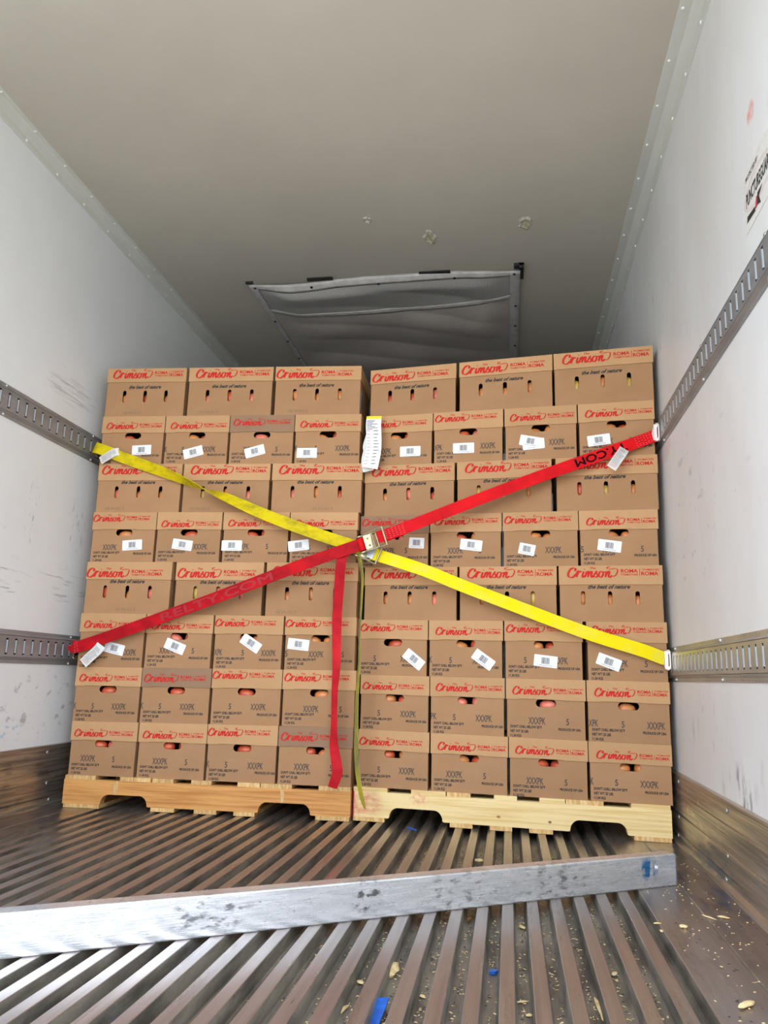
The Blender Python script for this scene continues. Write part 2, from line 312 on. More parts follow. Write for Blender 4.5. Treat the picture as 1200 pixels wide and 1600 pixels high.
def put_brush(mb, ox, oz, sc, mi, f):
    for si, st in enumerate(BRUSH):
        p = crom(st, 6); vs = []
        thin = 0.62 if si == len(BRUSH) - 1 else 1.0
        for i, q in enumerate(p):
            a = p[max(i - 1, 0)]; b = p[min(i + 1, len(p) - 1)]; dx, dy = b[0] - a[0], b[1] - a[1]; L = math.hypot(dx, dy) or 1
            dx /= L; dy /= L
            nib = abs(dx * 0.25 + dy * 0.97)      # heavy on down strokes
            wdt = (0.075 + 0.145 * nib) * (thin if thin < 1 else 1) * (1.18 if si == 0 else 1)
            if i in (0, len(p) - 1): wdt *= 0.6
            vs += [(q[0] - dy * wdt / 2, q[1] + dx * wdt / 2), (q[0] + dy * wdt / 2, q[1] - dx * wdt / 2)]
        e = 0.00004 * (si + 1)
        lay = [f(ox + a * sc, oz + b * sc) for a, b in vs]; lay = [(q[0], q[1] - e - 0.0000015 * i, q[2]) for i, q in enumerate(lay)]
        mb.add(lay, [(2 * i, 2 * i + 1, 2 * i + 3, 2 * i + 2) for i in range(len(p) - 1)], mi)
def put_logo(mb, x0, zc, width, mi, f):
    """whole lid print; its own units run 0.70 .. 10.40"""
    sc = width / 9.7; ox = x0 - 0.70 * sc; oz = zc - 0.5 * sc
    put_brush(mb, ox, oz, sc, mi, f)
    T = lambda s, a, b, c, d, bo=0.03, sh=0: put_text(mb, s, ox + a * sc, ox + b * sc, oz + c * sc, oz + d * sc, mi, f, bo, sh)
    T('The', 3.1, 3.74, .93, 1.17, 0.03, 0.3)
    T('ROMA', 6.40, 8.20, .50, .92, 0.03); T('TOMATOES', 6.40, 8.20, .20, .40, 0.03)
    T('TOMATES', 8.62, 10.4, .74, .94, 0.03); T('ROMA', 8.54, 10.32, .20, .62, 0.03)
    mb.add([f(ox + a * sc, oz + b * sc) for a, b in ((8.36, .15), (8.42, .15), (8.42, .96), (8.36, .96))], [(0, 1, 2, 3)], mi)

# ------------------------------------------------------------------ the trailer
# floor: rows of raised bars with sunk grooves, flat plates along both walls
PITCH, BARW, GD = 0.0634, 0.0268, 0.034
fl = MB()
bars = [1.929 + PITCH * k for k in range(-26, 6)]
bars = [b for b in bars if b - BARW / 2 > 0.262 and b + BARW / 2 < 2.30]
XL, XR = bars[0] - BARW / 2 - (PITCH - BARW), bars[-1] + BARW / 2 + (PITCH - BARW)
prof = [(0, 0, 0), (XL, 0, 0)]
segs = []
def strip(x0, z0, x1, z1, mi): segs.append((x0, z0, x1, z1, mi))
strip(-0.05, 0, 0.13, 0, 0); strip(0.13, 0, 0.133, -0.003, 1); strip(0.133, -0.003, 0.136, 0, 1); strip(0.136, 0, XL, 0, 0)
x = XL
for b in bars + [None]:
    nx = b - BARW / 2 if b is not None else XR
    strip(x, 0, x + 0.0012, -0.0012, 0); strip(x + 0.0012, -0.0012, x + 0.004, -GD + .004, 1); strip(x + 0.004, -GD + .004, x + 0.008, -GD, 1)
    strip(x + 0.008, -GD, nx - 0.008, -GD, 1); strip(nx - 0.008, -GD, nx - 0.004, -GD + .004, 1); strip(nx - 0.004, -GD + .004, nx - 0.0012, -0.0012, 1); strip(nx - 0.0012, -0.0012, nx, 0, 0)
    if b is not None: strip(nx, 0, nx + BARW, 0, 0); x = nx + BARW
strip(XR, 0, 2.42, 0, 0); strip(2.42, 0, 2.423, -0.002, 1); strip(2.423, -0.002, 2.426, 0, 1); strip(2.426, 0, W + 0.05, 0, 0)
for x0, z0, x1, z1, mi in segs:
    fl.add([(x0, Y_DOOR, z0), (x1, Y_DOOR, z1), (x1, Y_FRONT, z1), (x0, Y_FRONT, z0)], [(0, 1, 2, 3)], mi)
fl.box(-0.05, W + 0.05, Y_DOOR, Y_FRONT, -0.16, -0.045, 1)
struct(fl.build('floor', [M_floor, M_groove]))
m = MB(); m.box(-0.06, 0, Y_DOOR, Y_FRONT, -0.16, H + 0.06); struct(m.build('wall_left', M_wall_l))
m = MB(); m.box(W, W + 0.06, Y_DOOR, Y_FRONT, -0.16, H + 0.06); struct(m.build('wall_right', M_wall_r))
m = MB(); m.box(-0.06, W + 0.06, Y_FRONT, Y_FRONT + 0.06, -0.16, H + 0.06); struct(m.build('wall_front', M_wall_l))
m = MB(); m.box(0, W, Y_DOOR, Y_FRONT, H, H + 0.06); ceiling = struct(m.build('ceiling', M_ceil))
m = MB(); m.box(-60, 60, -60, 60, -1.45, -1.25); struct(m.build('ground', M_asph))
# corner trims between walls and ceiling, with their rivets
riv = MB()
for k in range(3):
    pass
rv = []; n = 8
for j, (r_, h_) in enumerate(((0.0065, 0.0), (0.0062, 0.0022), (0.004, 0.0042), (0.0, 0.0048))):
    for k in range(n): rv.append((r_ * math.cos(2 * PI * k / n), r_ * math.sin(2 * PI * k / n), h_))
riv.add(rv, [(j * n + k, j * n + (k + 1) % n, (j + 1) * n + (k + 1) % n, (j + 1) * n + k) for j in range(3) for k in range(n)], 0, True)
rivet0 = riv.build('rivet', M_rivet); rivet_me = rivet0.data; bpy.data.objects.remove(rivet0)
def part(name, me, parent, loc, rot=(0, 0, 0)):
    o = bpy.data.objects.new(name, me); C.objects.link(o); o.parent = parent; o.location = loc; o.rotation_euler = rot; return o
def corner_trim(name, sgn, x0, wallz, ceilx, phase):
    # outline in (distance from wall, z): thin flange on wall, bevelled face, thin flange on ceiling
    t_ = 0.0035
    o_ = [(0, wallz), (t_, wallz), (t_ + .001, wallz + .006), (t_ + .001, H - 0.036), (0.030, H - t_ - .001), (ceilx - .006, H - t_ - .001), (ceilx, H - t_), (ceilx, H), (0, H)]
    mb = MB(); mb.prism([(x0 + sgn * a, b) for a, b in o_], (Y_DOOR, Y_FRONT), 0)
    t = struct(mb.build(name, M_trim))
    y = phase - 0.22 * 7
    while y < 2.6:
        part('rivet', rivet_me, t, (x0 + sgn * (t_ + .001), y, wallz + 0.018), (0, sgn * PI / 2, 0))
        part('rivet', rivet_me, t, (x0 + sgn * (ceilx - 0.014), y + 0.005, H - t_ - .001), (PI, 0, 0))
        y += 0.22
    return t
corner_trim('trim_1', 1, 0.0, H - 0.066, 0.047, -0.012)
corner_trim('trim_2', -1, W, H - 0.088, 0.070, -0.065)
# ribbed aluminium kick plates
screw = MB()
sv = []
for j, (r_, h_) in enumerate(((0.008, 0.0), (0.0075, 0.0018), (0.005, 0.003), (0.0, 0.0032))):
    for k in range(n): sv.append((r_ * math.cos(2 * PI * k / n), r_ * math.sin(2 * PI * k / n), h_))
screw.add(sv, [(j * n + k, j * n + (k + 1) % n, (j + 1) * n + (k + 1) % n, (j + 1) * n + k) for j in range(3) for k in range(n)], 0, True)
so = screw.build('screw', M_track_b); screw_me = so.data; bpy.data.objects.remove(so)
def kick(name, sgn, x0):
    pr = [(0, 0), (0.026, 0), (0.024, 0.010), (0.013, 0.018), (0.012, 0.036), (0.0085, 0.038), (0.0085, 0.041), (0.012, 0.043), (0.012, 0.072), (0.0135, 0.074), (0.0135, 0.104), (0.009, 0.107), (0.009, 0.111), (0.0135, 0.113), (0.0135, 0.150),
          (0.012, 0.152), (0.012, 0.178), (0.009, 0.180), (0.009, 0.183), (0.012, 0.185), (0.012, 0.238), (0.0135, 0.241), (0.0125, 0.249), (0.004, 0.251), (0, 0.251)]
    mb = MB(); mb.prism([(x0 + sgn * a, b) for a, b in pr], (Y_DOOR, Y_FRONT), 0)
    t = struct(mb.build(name, M_kick))
    for k in range(-3, 2):
        for z_, dy in ((0.222, 0.0), (0.096, 0.02), (0.027, 0.05)):
            part('screw', screw_me, t, (x0 + sgn * 0.0132, -0.04 + 0.65 * k + dy, z_), (0, sgn * PI / 2, 0))
    return t
kick('baseboard_left', 1, 0.0); kick('baseboard_right', -1, W)
# cargo tracks on the walls
def cargo_track(sgn, x0, zc, phase, mat, label, boltph, lean):
    root = thing('cargo_track', (x0, 0, zc), label, 'wall track', 'slotted cargo tracks on the walls')
    f = lambda o_, y, z: (sgn * o_, y, z)
    mb = MB(); P_ = 0.0553; sw = 0.017; sh = 0.031
    y0, y1 = Y_DOOR + 0.02, 3.9
    def bx(o0, o1, ya, yb, za, zb, mi=0):
        a, b = sorted((sgn * o0, sgn * o1)); mb.box(a, b, ya, yb, za, zb, mi)
    for s_ in (-1, 1):
        bx(0, 0.003, y0, y1, *sorted((s_ * 0.044, s_ * 0.065)))
        pl = [(0.003, s_ * 0.052), (0.003, s_ * 0.0475), (0.014, s_ * 0.041), (0.014, s_ * 0.044)]
        mb.prism([(sgn * a, b) for a, b in pl], (y0, y1), 0)
        bx(0.0115, 0.014, y0, y1, *sorted((s_ * sh, s_ * 0.0425)))
    k0 = int(math.ceil((y0 - phase) / P_)); k = k0; prev = y0
    while phase + k * P_ + sw < y1:
        yc = phase + k * P_
        bx(0.0115, 0.014, prev, yc - sw / 2, -sh, sh); prev = yc + sw / 2
        # rolled lip on the far edge of each slot
        n_ = 5; pts = []
        for q in range(n_ + 1):
            an = PI * q / n_; pts.append((0.0095 + 0.0065 * math.sin(an), yc + sw / 2 - 0.0055 - 0.0055 * math.cos(an)))
        vs = [f(a, b, z_) for z_ in (-0.0255, 0.0245) for a, b in pts]; m_ = n_ + 1
        mb.add(vs, [(i, i + 1, i + 1 + m_, i + m_) for i in range(n_)] + [tuple(range(m_))[::-1], tuple(range(m_, 2 * m_))], 1)
        k += 1
    bx(0.0115, 0.014, prev, y1, -sh, sh)
    bx(0.0005, 0.0015, y0, y1, -0.043, 0.043, 2)  # near-black backing sheet, paints the shade inside the slots
    # small punched dimples along both flanges
    y = y0 + 0.03
    while y < 0.2:
        for z_ in (-0.0585, 0.0585):
            mb.add([f(0.0031 + 0.0016 * (q == 6), y + (0 if q == 6 else 0.0028 * math.cos(q * PI / 3)), z_ + (0 if q == 6 else 0.0028 * math.sin(q * PI / 3))) for q in range(7)], [(q, (q + 1) % 6, 6) for q in range(6)], 1)
        y += 0.0277
    mb.build('rail', [mat, M_lip, M_dark], root)
    for k in range(-4, 1):
        for z_ in (-0.0575, 0.0575):
            o = part('bolt', screw_me, root, (sgn * 0.003, boltph + 0.647 * k, z_), (0, sgn * PI / 2, 0)); o.scale = (1, 1, 2)
    return root
cargo_track(1, 0, 1.588, -0.576, M_track, 'grey slotted cargo track along the left wall, the upper one', 0.06, 0)
cargo_track(1, 0, 0.649, -0.40, M_track, 'grey slotted cargo track along the left wall, the lower one', 0.06, 0)
cargo_track(-1, W, 1.590, -1.065, M_track, 'grey slotted cargo track along the right wall, the steeply rising upper one', -0.055, 0)
cargo_track(-1, W, 0.647, -1.065, M_track_b, 'pale slotted cargo track along the right wall, the lower one', -0.055, 0)

# torn spots in the ceiling skin
random.seed(5)
for (cx_, cy_, ra, nm) in ((1.275, 0.111, 0.022, 'scrape'), (1.563, 0.294, 0.042, 'hole'), (2.030, 0.226, 0.036, 'hole')):
    mb = MB(); k_ = 16
    ring = [(cx_ + ra * (0.65 + 0.5 * random.random()) * math.cos(2 * PI * k / k_), cy_ + ra * (0.8 + 0.6 * random.random()) * 1.3 * math.sin(2 * PI * k / k_)) for k in range(k_)]
    vs = [(a, b, H - 0.0015) for a, b in ring] + [(cx_ + (a - cx_) * 0.75, cy_ + (b - cy_) * 0.75, H - 0.004 - 0.006 * random.random()) for a, b in ring] + [(cx_ + (a - cx_) * 0.35, cy_ + (b - cy_) * 0.35, H - 0.003 * random.random() - .002) for a, b in ring]
    mb.add(vs, [(k, (k + 1) % k_, (k + 1) % k_ + k_, k + k_) for k in range(k_)], 0)
    mb.add(vs, [(k + k_, (k + 1) % k_ + k_, (k + 1) % k_ + 2 * k_, k + 2 * k_) for k in range(k_)] + [tuple(range(2 * k_, 3 * k_))], 1)
    struct(mb.build('ceiling_' + nm, [M_torn, M_bare if nm == 'hole' else M_torn], ceiling))

# air chute of vinyl and netting hung under the ceiling
chute = thing('air_chute', (0.5, 0.64, H), 'grey vinyl air chute with a netting strip, hung flat under the ceiling behind the cartons', 'air duct')
X1, Y1 = 1.512, 3.2
def chute_z(a, b):
    e = min(a, X1 - a) / 0.25; e = min(max(e, 0), 1); s_ = e * e * (3 - 2 * e)
    z = -0.012 - s_ * (0.032 + 0.012 * math.sin(3.1 * a + 5.5 * b) + 0.010 * math.sin(11 * b + 2.2 * math.sin(2.0 * a)) + 0.009 * abs(math.sin(14 * b - 2.5 * a * a)) ** 0.6)
    if b < 0.10: z = -0.012 + (z + 0.012) * (b / 0.10) - 0.004 * math.sin(a * 9)
    return z
def sheet(name, a0, a1, b0, b1, na, nb, mat, off=0.0, yb=None):
    mb = MB(); vs = []
    for j in range(nb + 1):
        for i in range(na + 1):
            a = a0 + (a1 - a0) * i / na; b = b0(a) + (b1(a) - b0(a)) * j / nb
            vs.append((a, b, chute_z(a, b) + off))
    N_ = len(vs); vs += [(a, b, c + 0.002) for a, b, c in vs]
    fs = []
    for j in range(nb):
        for i in range(na):
            q = j * (na + 1) + i; fs += [(q, q + na + 1, q + na + 2, q + 1), (q + N_, q + 1 + N_, q + na + 2 + N_, q + na + 1 + N_)]
    for i in range(na): fs.append((i, i + 1, i + 1 + N_, i + N_)); q = nb * (na + 1) + i; fs.append((q, q + N_, q + 1 + N_, q + 1))
    for j in range(nb): q = j * (na + 1); fs.append((q, q + N_, q + na + 1 + N_, q + na + 1)); q += na; fs.append((q, q + na + 1, q + na + 1 + N_, q + N_))
    mb.add(vs, fs, 0, True); return mb.build(name, mat, chute)
front = lambda a: 0.012 * math.sin(a * 4.6 + 0.5)
netend = lambda a: 0.30 + 0.05 * math.sin(PI * a / X1) - 0.03 * (a / X1)
sheet('fabric_panel', 0.0, X1, lambda a: netend(a), lambda a: Y1, 60, 160, M_fabric)
sheet('netting_strip', 0.0, X1, front, lambda a: netend(a) + 0.01, 60, 16, M_net, 0.003)
sheet('front_hem', 0.0, X1, front, lambda a: front(a) + 0.042, 60, 3, M_hem, -0.003)
sheet('cross_hem', 0.0, X1, lambda a: netend(a) - 0.012, lambda a: netend(a) + 0.03, 60, 3, M_hem, -0.003)
sheet('side_hem', 0.0, 0.04, lambda a: 0.0, lambda a: Y1, 2, 90, M_hem, -0.004)
sheet('side_hem', X1 - 0.055, X1, lambda a: 0.0, lambda a: Y1, 2, 90, M_hem, -0.004)
for a, b in ((0.03, 0.03), (0.36, 0.03), (0.74, 0.03), (1.16, 0.03), (1.48, 0.03), (0.02, 0.45), (0.02, 0.74), (1.49, 0.40), (1.49, 0.66), (0.02, 1.02), (1.49, 0.95)):
    mb = MB(); z_ = chute_z(a, b) - 0.008; mb.tube([(a, b, z_), (a, b, z_ + 0.006)], 0.008, 10); mb.build('grommet', M_black, chute)
for a0, a1 in ((0.345, 0.49), (0.97, 1.14)):
    mb = MB(); mb.box(a0, a1, -0.028, 0.0, -0.012, -0.006); mb.build('fixing_strip', M_black, chute)
mb = MB(); mb.box(1.478, 1.530, -0.05, -0.012, -0.014, 0); mb.box(1.505, 1.530, -0.05, 0.10, -0.014, 0); mb.box(1.505, 1.530, -0.05, -0.045, -0.03, 0); mb.build('corner_bracket', M_black, chute)
mb = MB(); mb.box(-0.012, 0.03, -0.018, -0.004, -0.012, 0); mb.build('fixing_strip', M_black, chute)

# decal on the right wall
dec = thing('wall_decal', (W - 0.0006, -1.55, 1.72), 'cream oval decal with black slanted lettering high on the right wall', 'decal')
mb = MB(); D = lambda a, b, o_=0.0: (-o_, 0.348 - a * 0.62, 0.042 + b * 0.74)      # a runs towards the doors
ov = [(0.185 + 0.185 * math.cos(2 * PI * k / 40), 0.075 + 0.060 * math.sin(2 * PI * k / 40)) for k in range(40)]
mb.prism([(0.0, -0.035), (0.36, -0.035), (0.38, 0.0), (0.38, 0.165), (0.36, 0.185), (0.03, 0.185), (0.0, 0.14)], (0.0, 0.0004), 0, lambda a, b, c: D(a, b, c))
def ring2(pts, w_, mi, off):
    k_ = len(pts); cx_ = sum(p[0] for p in pts) / k_; cy_ = sum(p[1] for p in pts) / k_
    inn = [(cx_ + (a - cx_) * (1 - w_), cy_ + (b - cy_) * (1 - w_ * 2)) for a, b in pts]
    mb.add([D(a, b, off) for a, b in pts + inn], [(i, (i + 1) % k_, (i + 1) % k_ + k_, i + k_) for i in range(k_)], mi)
ring2(ov, 0.012, 2, 0.0007); ring2([(0.185 + (a - .185) * .94, 0.075 + (b - .075) * .86) for a, b in ov], 0.008, 2, 0.0007)
put_text(mb, 'PUNCTUREGUARD', 0.025, 0.345, 0.055, 0.105, 1, lambda a, b: D(a, b, 0.0009), 0.03, 0.35)
put_text(mb, 'PROTECTED BY', 0.04, 0.20, 0.148, 0.166, 1, lambda a, b: D(a, b, 0.0009), 0.02)
mb.add([D(a, b, 0.0009) for a, b in ((0.02, 0.0), (0.13, -0.008), (0.13, 0.010), (0.03, 0.022))], [(0, 1, 2, 3)], 1)
mb.add([D(a, b, 0.0010) for a, b in ((0.13, 0.0), (0.155, -0.005), (0.175, 0.03), (0.15, 0.035))], [(0, 1, 2, 3)], 3)
mb.add([D(a, b, 0.0011) for a, b in ((0.155, 0.0), (0.20, -0.012), (0.185, 0.02), (0.235, 0.04), (0.17, 0.04))], [(0, 1, 2), (0, 2, 3, 4)], 1)
mb.build('decal_face', [M_paper, M_ink, M_pink_print, M_red_paint], dec)

# ------------------------------------------------------------------ pallets
AL, AR = 0.03745, -0.07191
OL, OR_ = (0.08, 0.0), (1.315, 0.0796)
def pallet(o_, al, x_off, wdt, label, tops, bots, notches, m_str, m_end, m_dk, right):
    root = thing('pallet', (o_[0] + x_off * math.cos(al), o_[1] + x_off * math.sin(al), 0), label, 'pallet', 'wooden pallets under the cartons', al)
    for yi, y_ in enumerate((0.0, 0.49, 0.978)):
        poly = [(0, 0.017), ]
        for a, b in notches:
            h_ = 0.041
            ap = [(a, 0.017)]
            for k in range(7): an = PI / 2 * k / 6; ap.append((a + 0.035 - 0.035 * math.cos(an) + 0.004, 0.020 + (h_ - .002) * math.sin(an)))
            for k in range(7): an = PI / 2 * k / 6; ap.append((b - 0.035 + 0.035 * math.sin(an) - 0.004, 0.020 + (h_ - .002) * math.cos(an)))
            ap.append((b, 0.017)); poly += ap
        poly += [(wdt, 0.017), (wdt, 0.115), (0, 0.115)]
        vs, fs = fill2d(poly, [], 0.038)
        mb = MB(); mb.add([(a, y_ + 0.019 + c, b) for a, b, c in vs], fs, 0)
        if right: mb.warp(lambda x_, y_, z_: (x_ + y_ * math.sin(al), y_, z_))
        mb.build('stringer', [m_str], root)
    for i, (a, b) in enumerate(tops):
        mb = MB(); mb.box(a, b, 0.0 if i % 3 else -0.001, 1.016, 0.115, 0.131)
        if right: mb.warp(lambda x_, y_, z_: (x_ + y_ * math.sin(al), y_, z_))
        mb.build('deck_board', m_end if i % 3 != 2 else m_dk, root)
    for i, (a, b) in enumerate(bots):
        mb = MB(); mb.box(a, b, 0.001, 1.015, 0.001, 0.017)
        if right: mb.warp(lambda x_, y_, z_: (x_ + y_ * math.sin(al), y_, z_))
        mb.build('bottom_board', m_dk if right or i % 2 else m_end, root)
    if right:
        mb = MB(); mb.box(-0.0006, 0.004, -0.0012, 0.038, 0.017, 0.114); mb.build('paint_stripe', M_red_paint, root)
    else:
        for a in (0.223, 0.935):
            mb = MB(); mb.box(a, a + 0.016, -0.0006, 0.0, 0.060, 0.1145); mb.build('pale_knot_stripe', M_pine_l2, root)
        for k in range(14):
            pass
    return root
pallet(OL, AL, 0.0, 1.225, 'orange-brown wooden pallet under the left stack of cartons',
       [(0.004, 0.139), (0.246, 0.305), (0.308, 0.382), (0.388, 0.479), (0.556, 0.643), (0.754, 0.848), (0.852, 0.982), (1.093, 1.223)],
       [(0.006, 0.164), (0.389, 0.491), (0.576, 0.671), (0.744, 0.832), (1.084, 1.221)], [(0.164, 0.376), (0.841, 1.066)], M_pine_l, M_pine_l2, M_pine_r2, False)
pallet(OR_, AR, -0.006, 1.222, 'pale yellow wooden pallet with red paint at its corner under the right stack',
       [(0.0, 0.141), (0.238, 0.378), (0.382, 0.476), (0.568, 0.657), (0.742, 0.838), (0.841, 0.980), (1.080, 1.219)],
       [(0.001, 0.131), (0.395, 0.484), (0.551, 0.637), (0.702, 0.791), (1.087, 1.219)], [(0.146, 0.370), (0.851, 1.068)], M_pine_r, M_pine_r, M_pine_r2, True)

# ------------------------------------------------------------------ cartons
HN = 0.2263
ZL = [(.131, .131), (.350, .364), (.578, .593), (.811, .813), (1.039, 1.046), (1.266, 1.266), (1.492, 1.487), (1.722, 1.716), (1.960, 1.945)]
ZR = [(.131, .131), (.357, .347), (.577, .580), (.806, .808), (1.030, 1.032), (1.257, 1.260), (1.483, 1.489), (1.713, 1.722), (1.934, 1.964)]
# per row (bottom first): carton edges on the stack front; print shifts (left, height); ink stamps; see below
LX = [[(.006, .304), (.308, .608), (.610, .912), (.915, 1.227)], [(0, .300), (.302, .610), (.613, .918), (.920, 1.232)], [(-.006, .296), (.300, .602), (.608, .912), (.918, 1.226)],
      [(-.001, .396), (.412, .810), (.822, 1.225)], [(.001, .303), (.307, .608), (.613, .913), (.916, 1.217)], [(.004, .404), (.410, .813), (.822, 1.229)],
      [(-.003, .302), (.305, .609), (.611, .912), (.914, 1.216)], [(-.003, .385), (.397, .800), (.810, 1.209)]]
RX = [[(.006, .303), (.308, .618), (.620, .922), (.924, 1.228)], [(.008, .301), (.303, .607), (.610, .920), (.923, 1.232)], [(-.010, .291), (.294, .601), (.605, .915), (.928, 1.233)],
      [(.010, .412), (.420, .819), (.826, 1.227)], [(-.015, .290), (.293, .598), (.601, .909), (.911, 1.220)], [(-.004, .398), (.407, .807), (.822, 1.229)],
      [(-.004, .299), (.302, .607), (.611, .915), (.919, 1.226)], [(.009, .402), (.414, .819), (.823, 1.231)]]
# lid print: (left margin as share of width, centre height as share of lid drop from the top)
LP = [[(.06, .65), (.07, .65), (.01, .38), (.04, .53)], [(.07, .6), (.04, .55), (.01, .3), (.03, .38)], [(.07, .63), (.09, .66), (.01, .4), (.01, .37)], [(.0, .67), (.03, .65), (.07, .5)],
      [(.0, .33), (.08, .72), (.085, .66), (.08, .66)], [(.05, .33), (.09, .33), (.085, .33)], [(.08, .6), (.09, .62), (.06, .42), (.09, .6)], [(.08, .35), (.09, .35), (.02, .55)]]
RP = [[(.02, .6), (.1, .65), (.09, .63), (.1, .65)], [(.04, .6), (.085, .55), (.09, .6), (.1, .57)], [(.04, .4), (.1, .57), (.03, .37), (.065, .4)], [(.08, .35), (.09, .3), (.09, .35)],
      [(.03, .35), (.07, .4), (.03, .4), (.1, .6)], [(.09, .3), (.095, .35), (.09, .4)], [(.03, .5), (.03, .35), (.085, .55), (.1, .57)], [(.03, .6), (.035, .57), (.095, .3)]]
# ink stamps on narrow cartons: centre of the digit, centre of the grade word, optional cut-off word at the left edge
LS = {0: [(.67, .29, None), (.72, .34, None), (.29, .70, 'K'), (.72, .33, None)], 1: [(.30, .69, 'K'), (.29, .68, 'K'), (.28, .68, None), (.80, .40, None)],
      2: [(.25, .78, None), (.72, .33, None), (.43, .80, 'XPK'), (.82, .45, '5')], 4: [(.70, .30, None), (.30, .69, None), (.68, .30, None), (.30, .66, None)], 6: [(.28, .65, None), (.30, .70, 'K'), (.74, .33, None), (.33, .73, 'K')]}
RS = {0: [(.30, .69, None), (.70, .31, None), (.72, .33, None), (.33, .72, 'K')], 1: [(.28, .70, None), (.33, .72, 'PK'), (.77, .39, None), (.43, .82, 'XPK')],
      2: [(.25, .72, None), (.30, .70, 'K'), (.27, .70, None), (.73, .40, None)], 4: [(.67, .40, None), (.70, .36, None), (.30, .67, None), (.79, .40, '5')], 6: [(.70, .28, None), (.40, .78, 'XPK'), (.40, .72, None), (.68, .35, None)]}
# barcode stickers: distance along stack, height, tilt in degrees
LST = {6: [(.199, 1.559, 2), (.446, 1.546, 15), (.734, 1.548, 15), (.974, 1.538, 0)], 4: [(.197, 1.117, 4), (.432, 1.119, -7), (.658, 1.117, 0), (.958, 1.119, 7)], 2: [(.161, .66, -12), (.436, .675, -20), (.772, .695, -32), (.979, .695, -5)]}
RST = {6: [(.199, 1.545, 0), (.435, 1.549, 0), (.721, 1.567, -12), (1.001, 1.56, 6)], 4: [(.235, 1.135, -3), (.469, 1.123, -7), (.70, 1.102, -12), (1.029, 1.113, -8)], 2: [(.232, .645, -38), (.52, .65, -35), (.768, .649, -6), (1.011, .651, -20)]}
GR = {(0, 3, 0): .48, (0, 3, 2): .22, (0, 5, 0): .22, (0, 5, 1): .2, (0, 5, 2): .56, (0, 7, 0): .34, (0, 7, 1): .25, (0, 7, 2): .27}
ROW = ['bottom layer', 'second layer from bottom', 'third layer from bottom', 'fourth layer from bottom', 'fourth layer from top', 'third layer from top', 'second layer from top', 'top layer']
ORD = ['first', 'second', 'third', 'fourth']
rnd = random.Random(11)
# tomatoes: one rounded oblong fruit, shared by all copies
def fruit_mesh(mat, L=0.034, R_=0.0235):
    mb = MB(); nu, nv = 14, 10; vs = []
    for j in range(nv + 1):
        th = PI * j / nv; rr_ = math.sin(th) ** 0.85 * R_ * (1 + 0.08 * math.cos(th)); xx = -L * math.cos(th)
        if j in (0, nv): xx *= 0.95
        for k in range(nu): vs.append((xx, rr_ * math.cos(2 * PI * k / nu), rr_ * math.sin(2 * PI * k / nu)))
    mb.add(vs, [(j * nu + k, (j + 1) * nu + k, (j + 1) * nu + (k + 1) % nu, j * nu + (k + 1) % nu) for j in range(nv) for k in range(nu)], 0, True)
    o = mb.build('tomato', mat); me = o.data; bpy.data.objects.remove(o); return me
FR = [fruit_mesh(m_) for m_ in TOM]
FRN = ['red-orange', 'orange', 'yellow', 'pinkish-red']
def sticker_part(parent, cx_, cz_, ang, y_, warp=None, wd=0.092, hd=0.046, corner=0):
    mb = MB(); ca, sa = math.cos(math.radians(ang)), math.sin(math.radians(ang))
    f = lambda o_: (lambda a, b: (cx_ + a * ca - b * sa, y_ - o_, cz_ + a * sa + b * ca))
    r_ = 0.003; pl = []
    for (a, b), s0 in (((wd / 2 - r_, hd / 2 - r_), 0), ((-wd / 2 + r_, hd / 2 - r_), 1), ((-wd / 2 + r_, -hd / 2 + r_), 2), ((wd / 2 - r_, -hd / 2 + r_), 3)):
        for k in range(4): an = PI / 2 * (s0 + k / 3); pl.append((a + r_ * math.cos(an), b + r_ * math.sin(an)))
    if corner: pl = pl[4:] ; pl.insert(0, (wd * 0.30, hd * 0.30))
    fr, bk = f(0.0006), f(0.0); k_ = len(pl)
    mb.add([fr(a, b) for a, b in pl] + [bk(a, b) for a, b in pl], [tuple(range(k_)), tuple(range(k_, 2 * k_))[::-1]] + [(i, i + k_, (i + 1) % k_ + k_, (i + 1) % k_) for i in range(k_)], 0)
    g = f(0.0009); x_ = -0.016; rb = random.Random(7)
    while x_ < 0.016:
        w_ = rb.choice((0.0008, 0.0013, 0.002)); mb.add([g(x_, -0.011), g(x_ + w_, -0.011), g(x_ + w_, 0.014), g(x_, 0.014)], [(0, 1, 2, 3)], 1); x_ += w_ + rb.choice((0.0008, 0.0012))
    x_ = -0.024
    while x_ < 0.026:
        mb.add([g(x_, -0.0175), g(x_ + .003, -0.0175), g(x_ + .003, -0.0155), g(x_, -0.0155)], [(0, 1, 2, 3)], 1); x_ += 0.0052
    return mb.build('barcode_sticker', [M_white, M_ink2], parent)
CARTONS = []
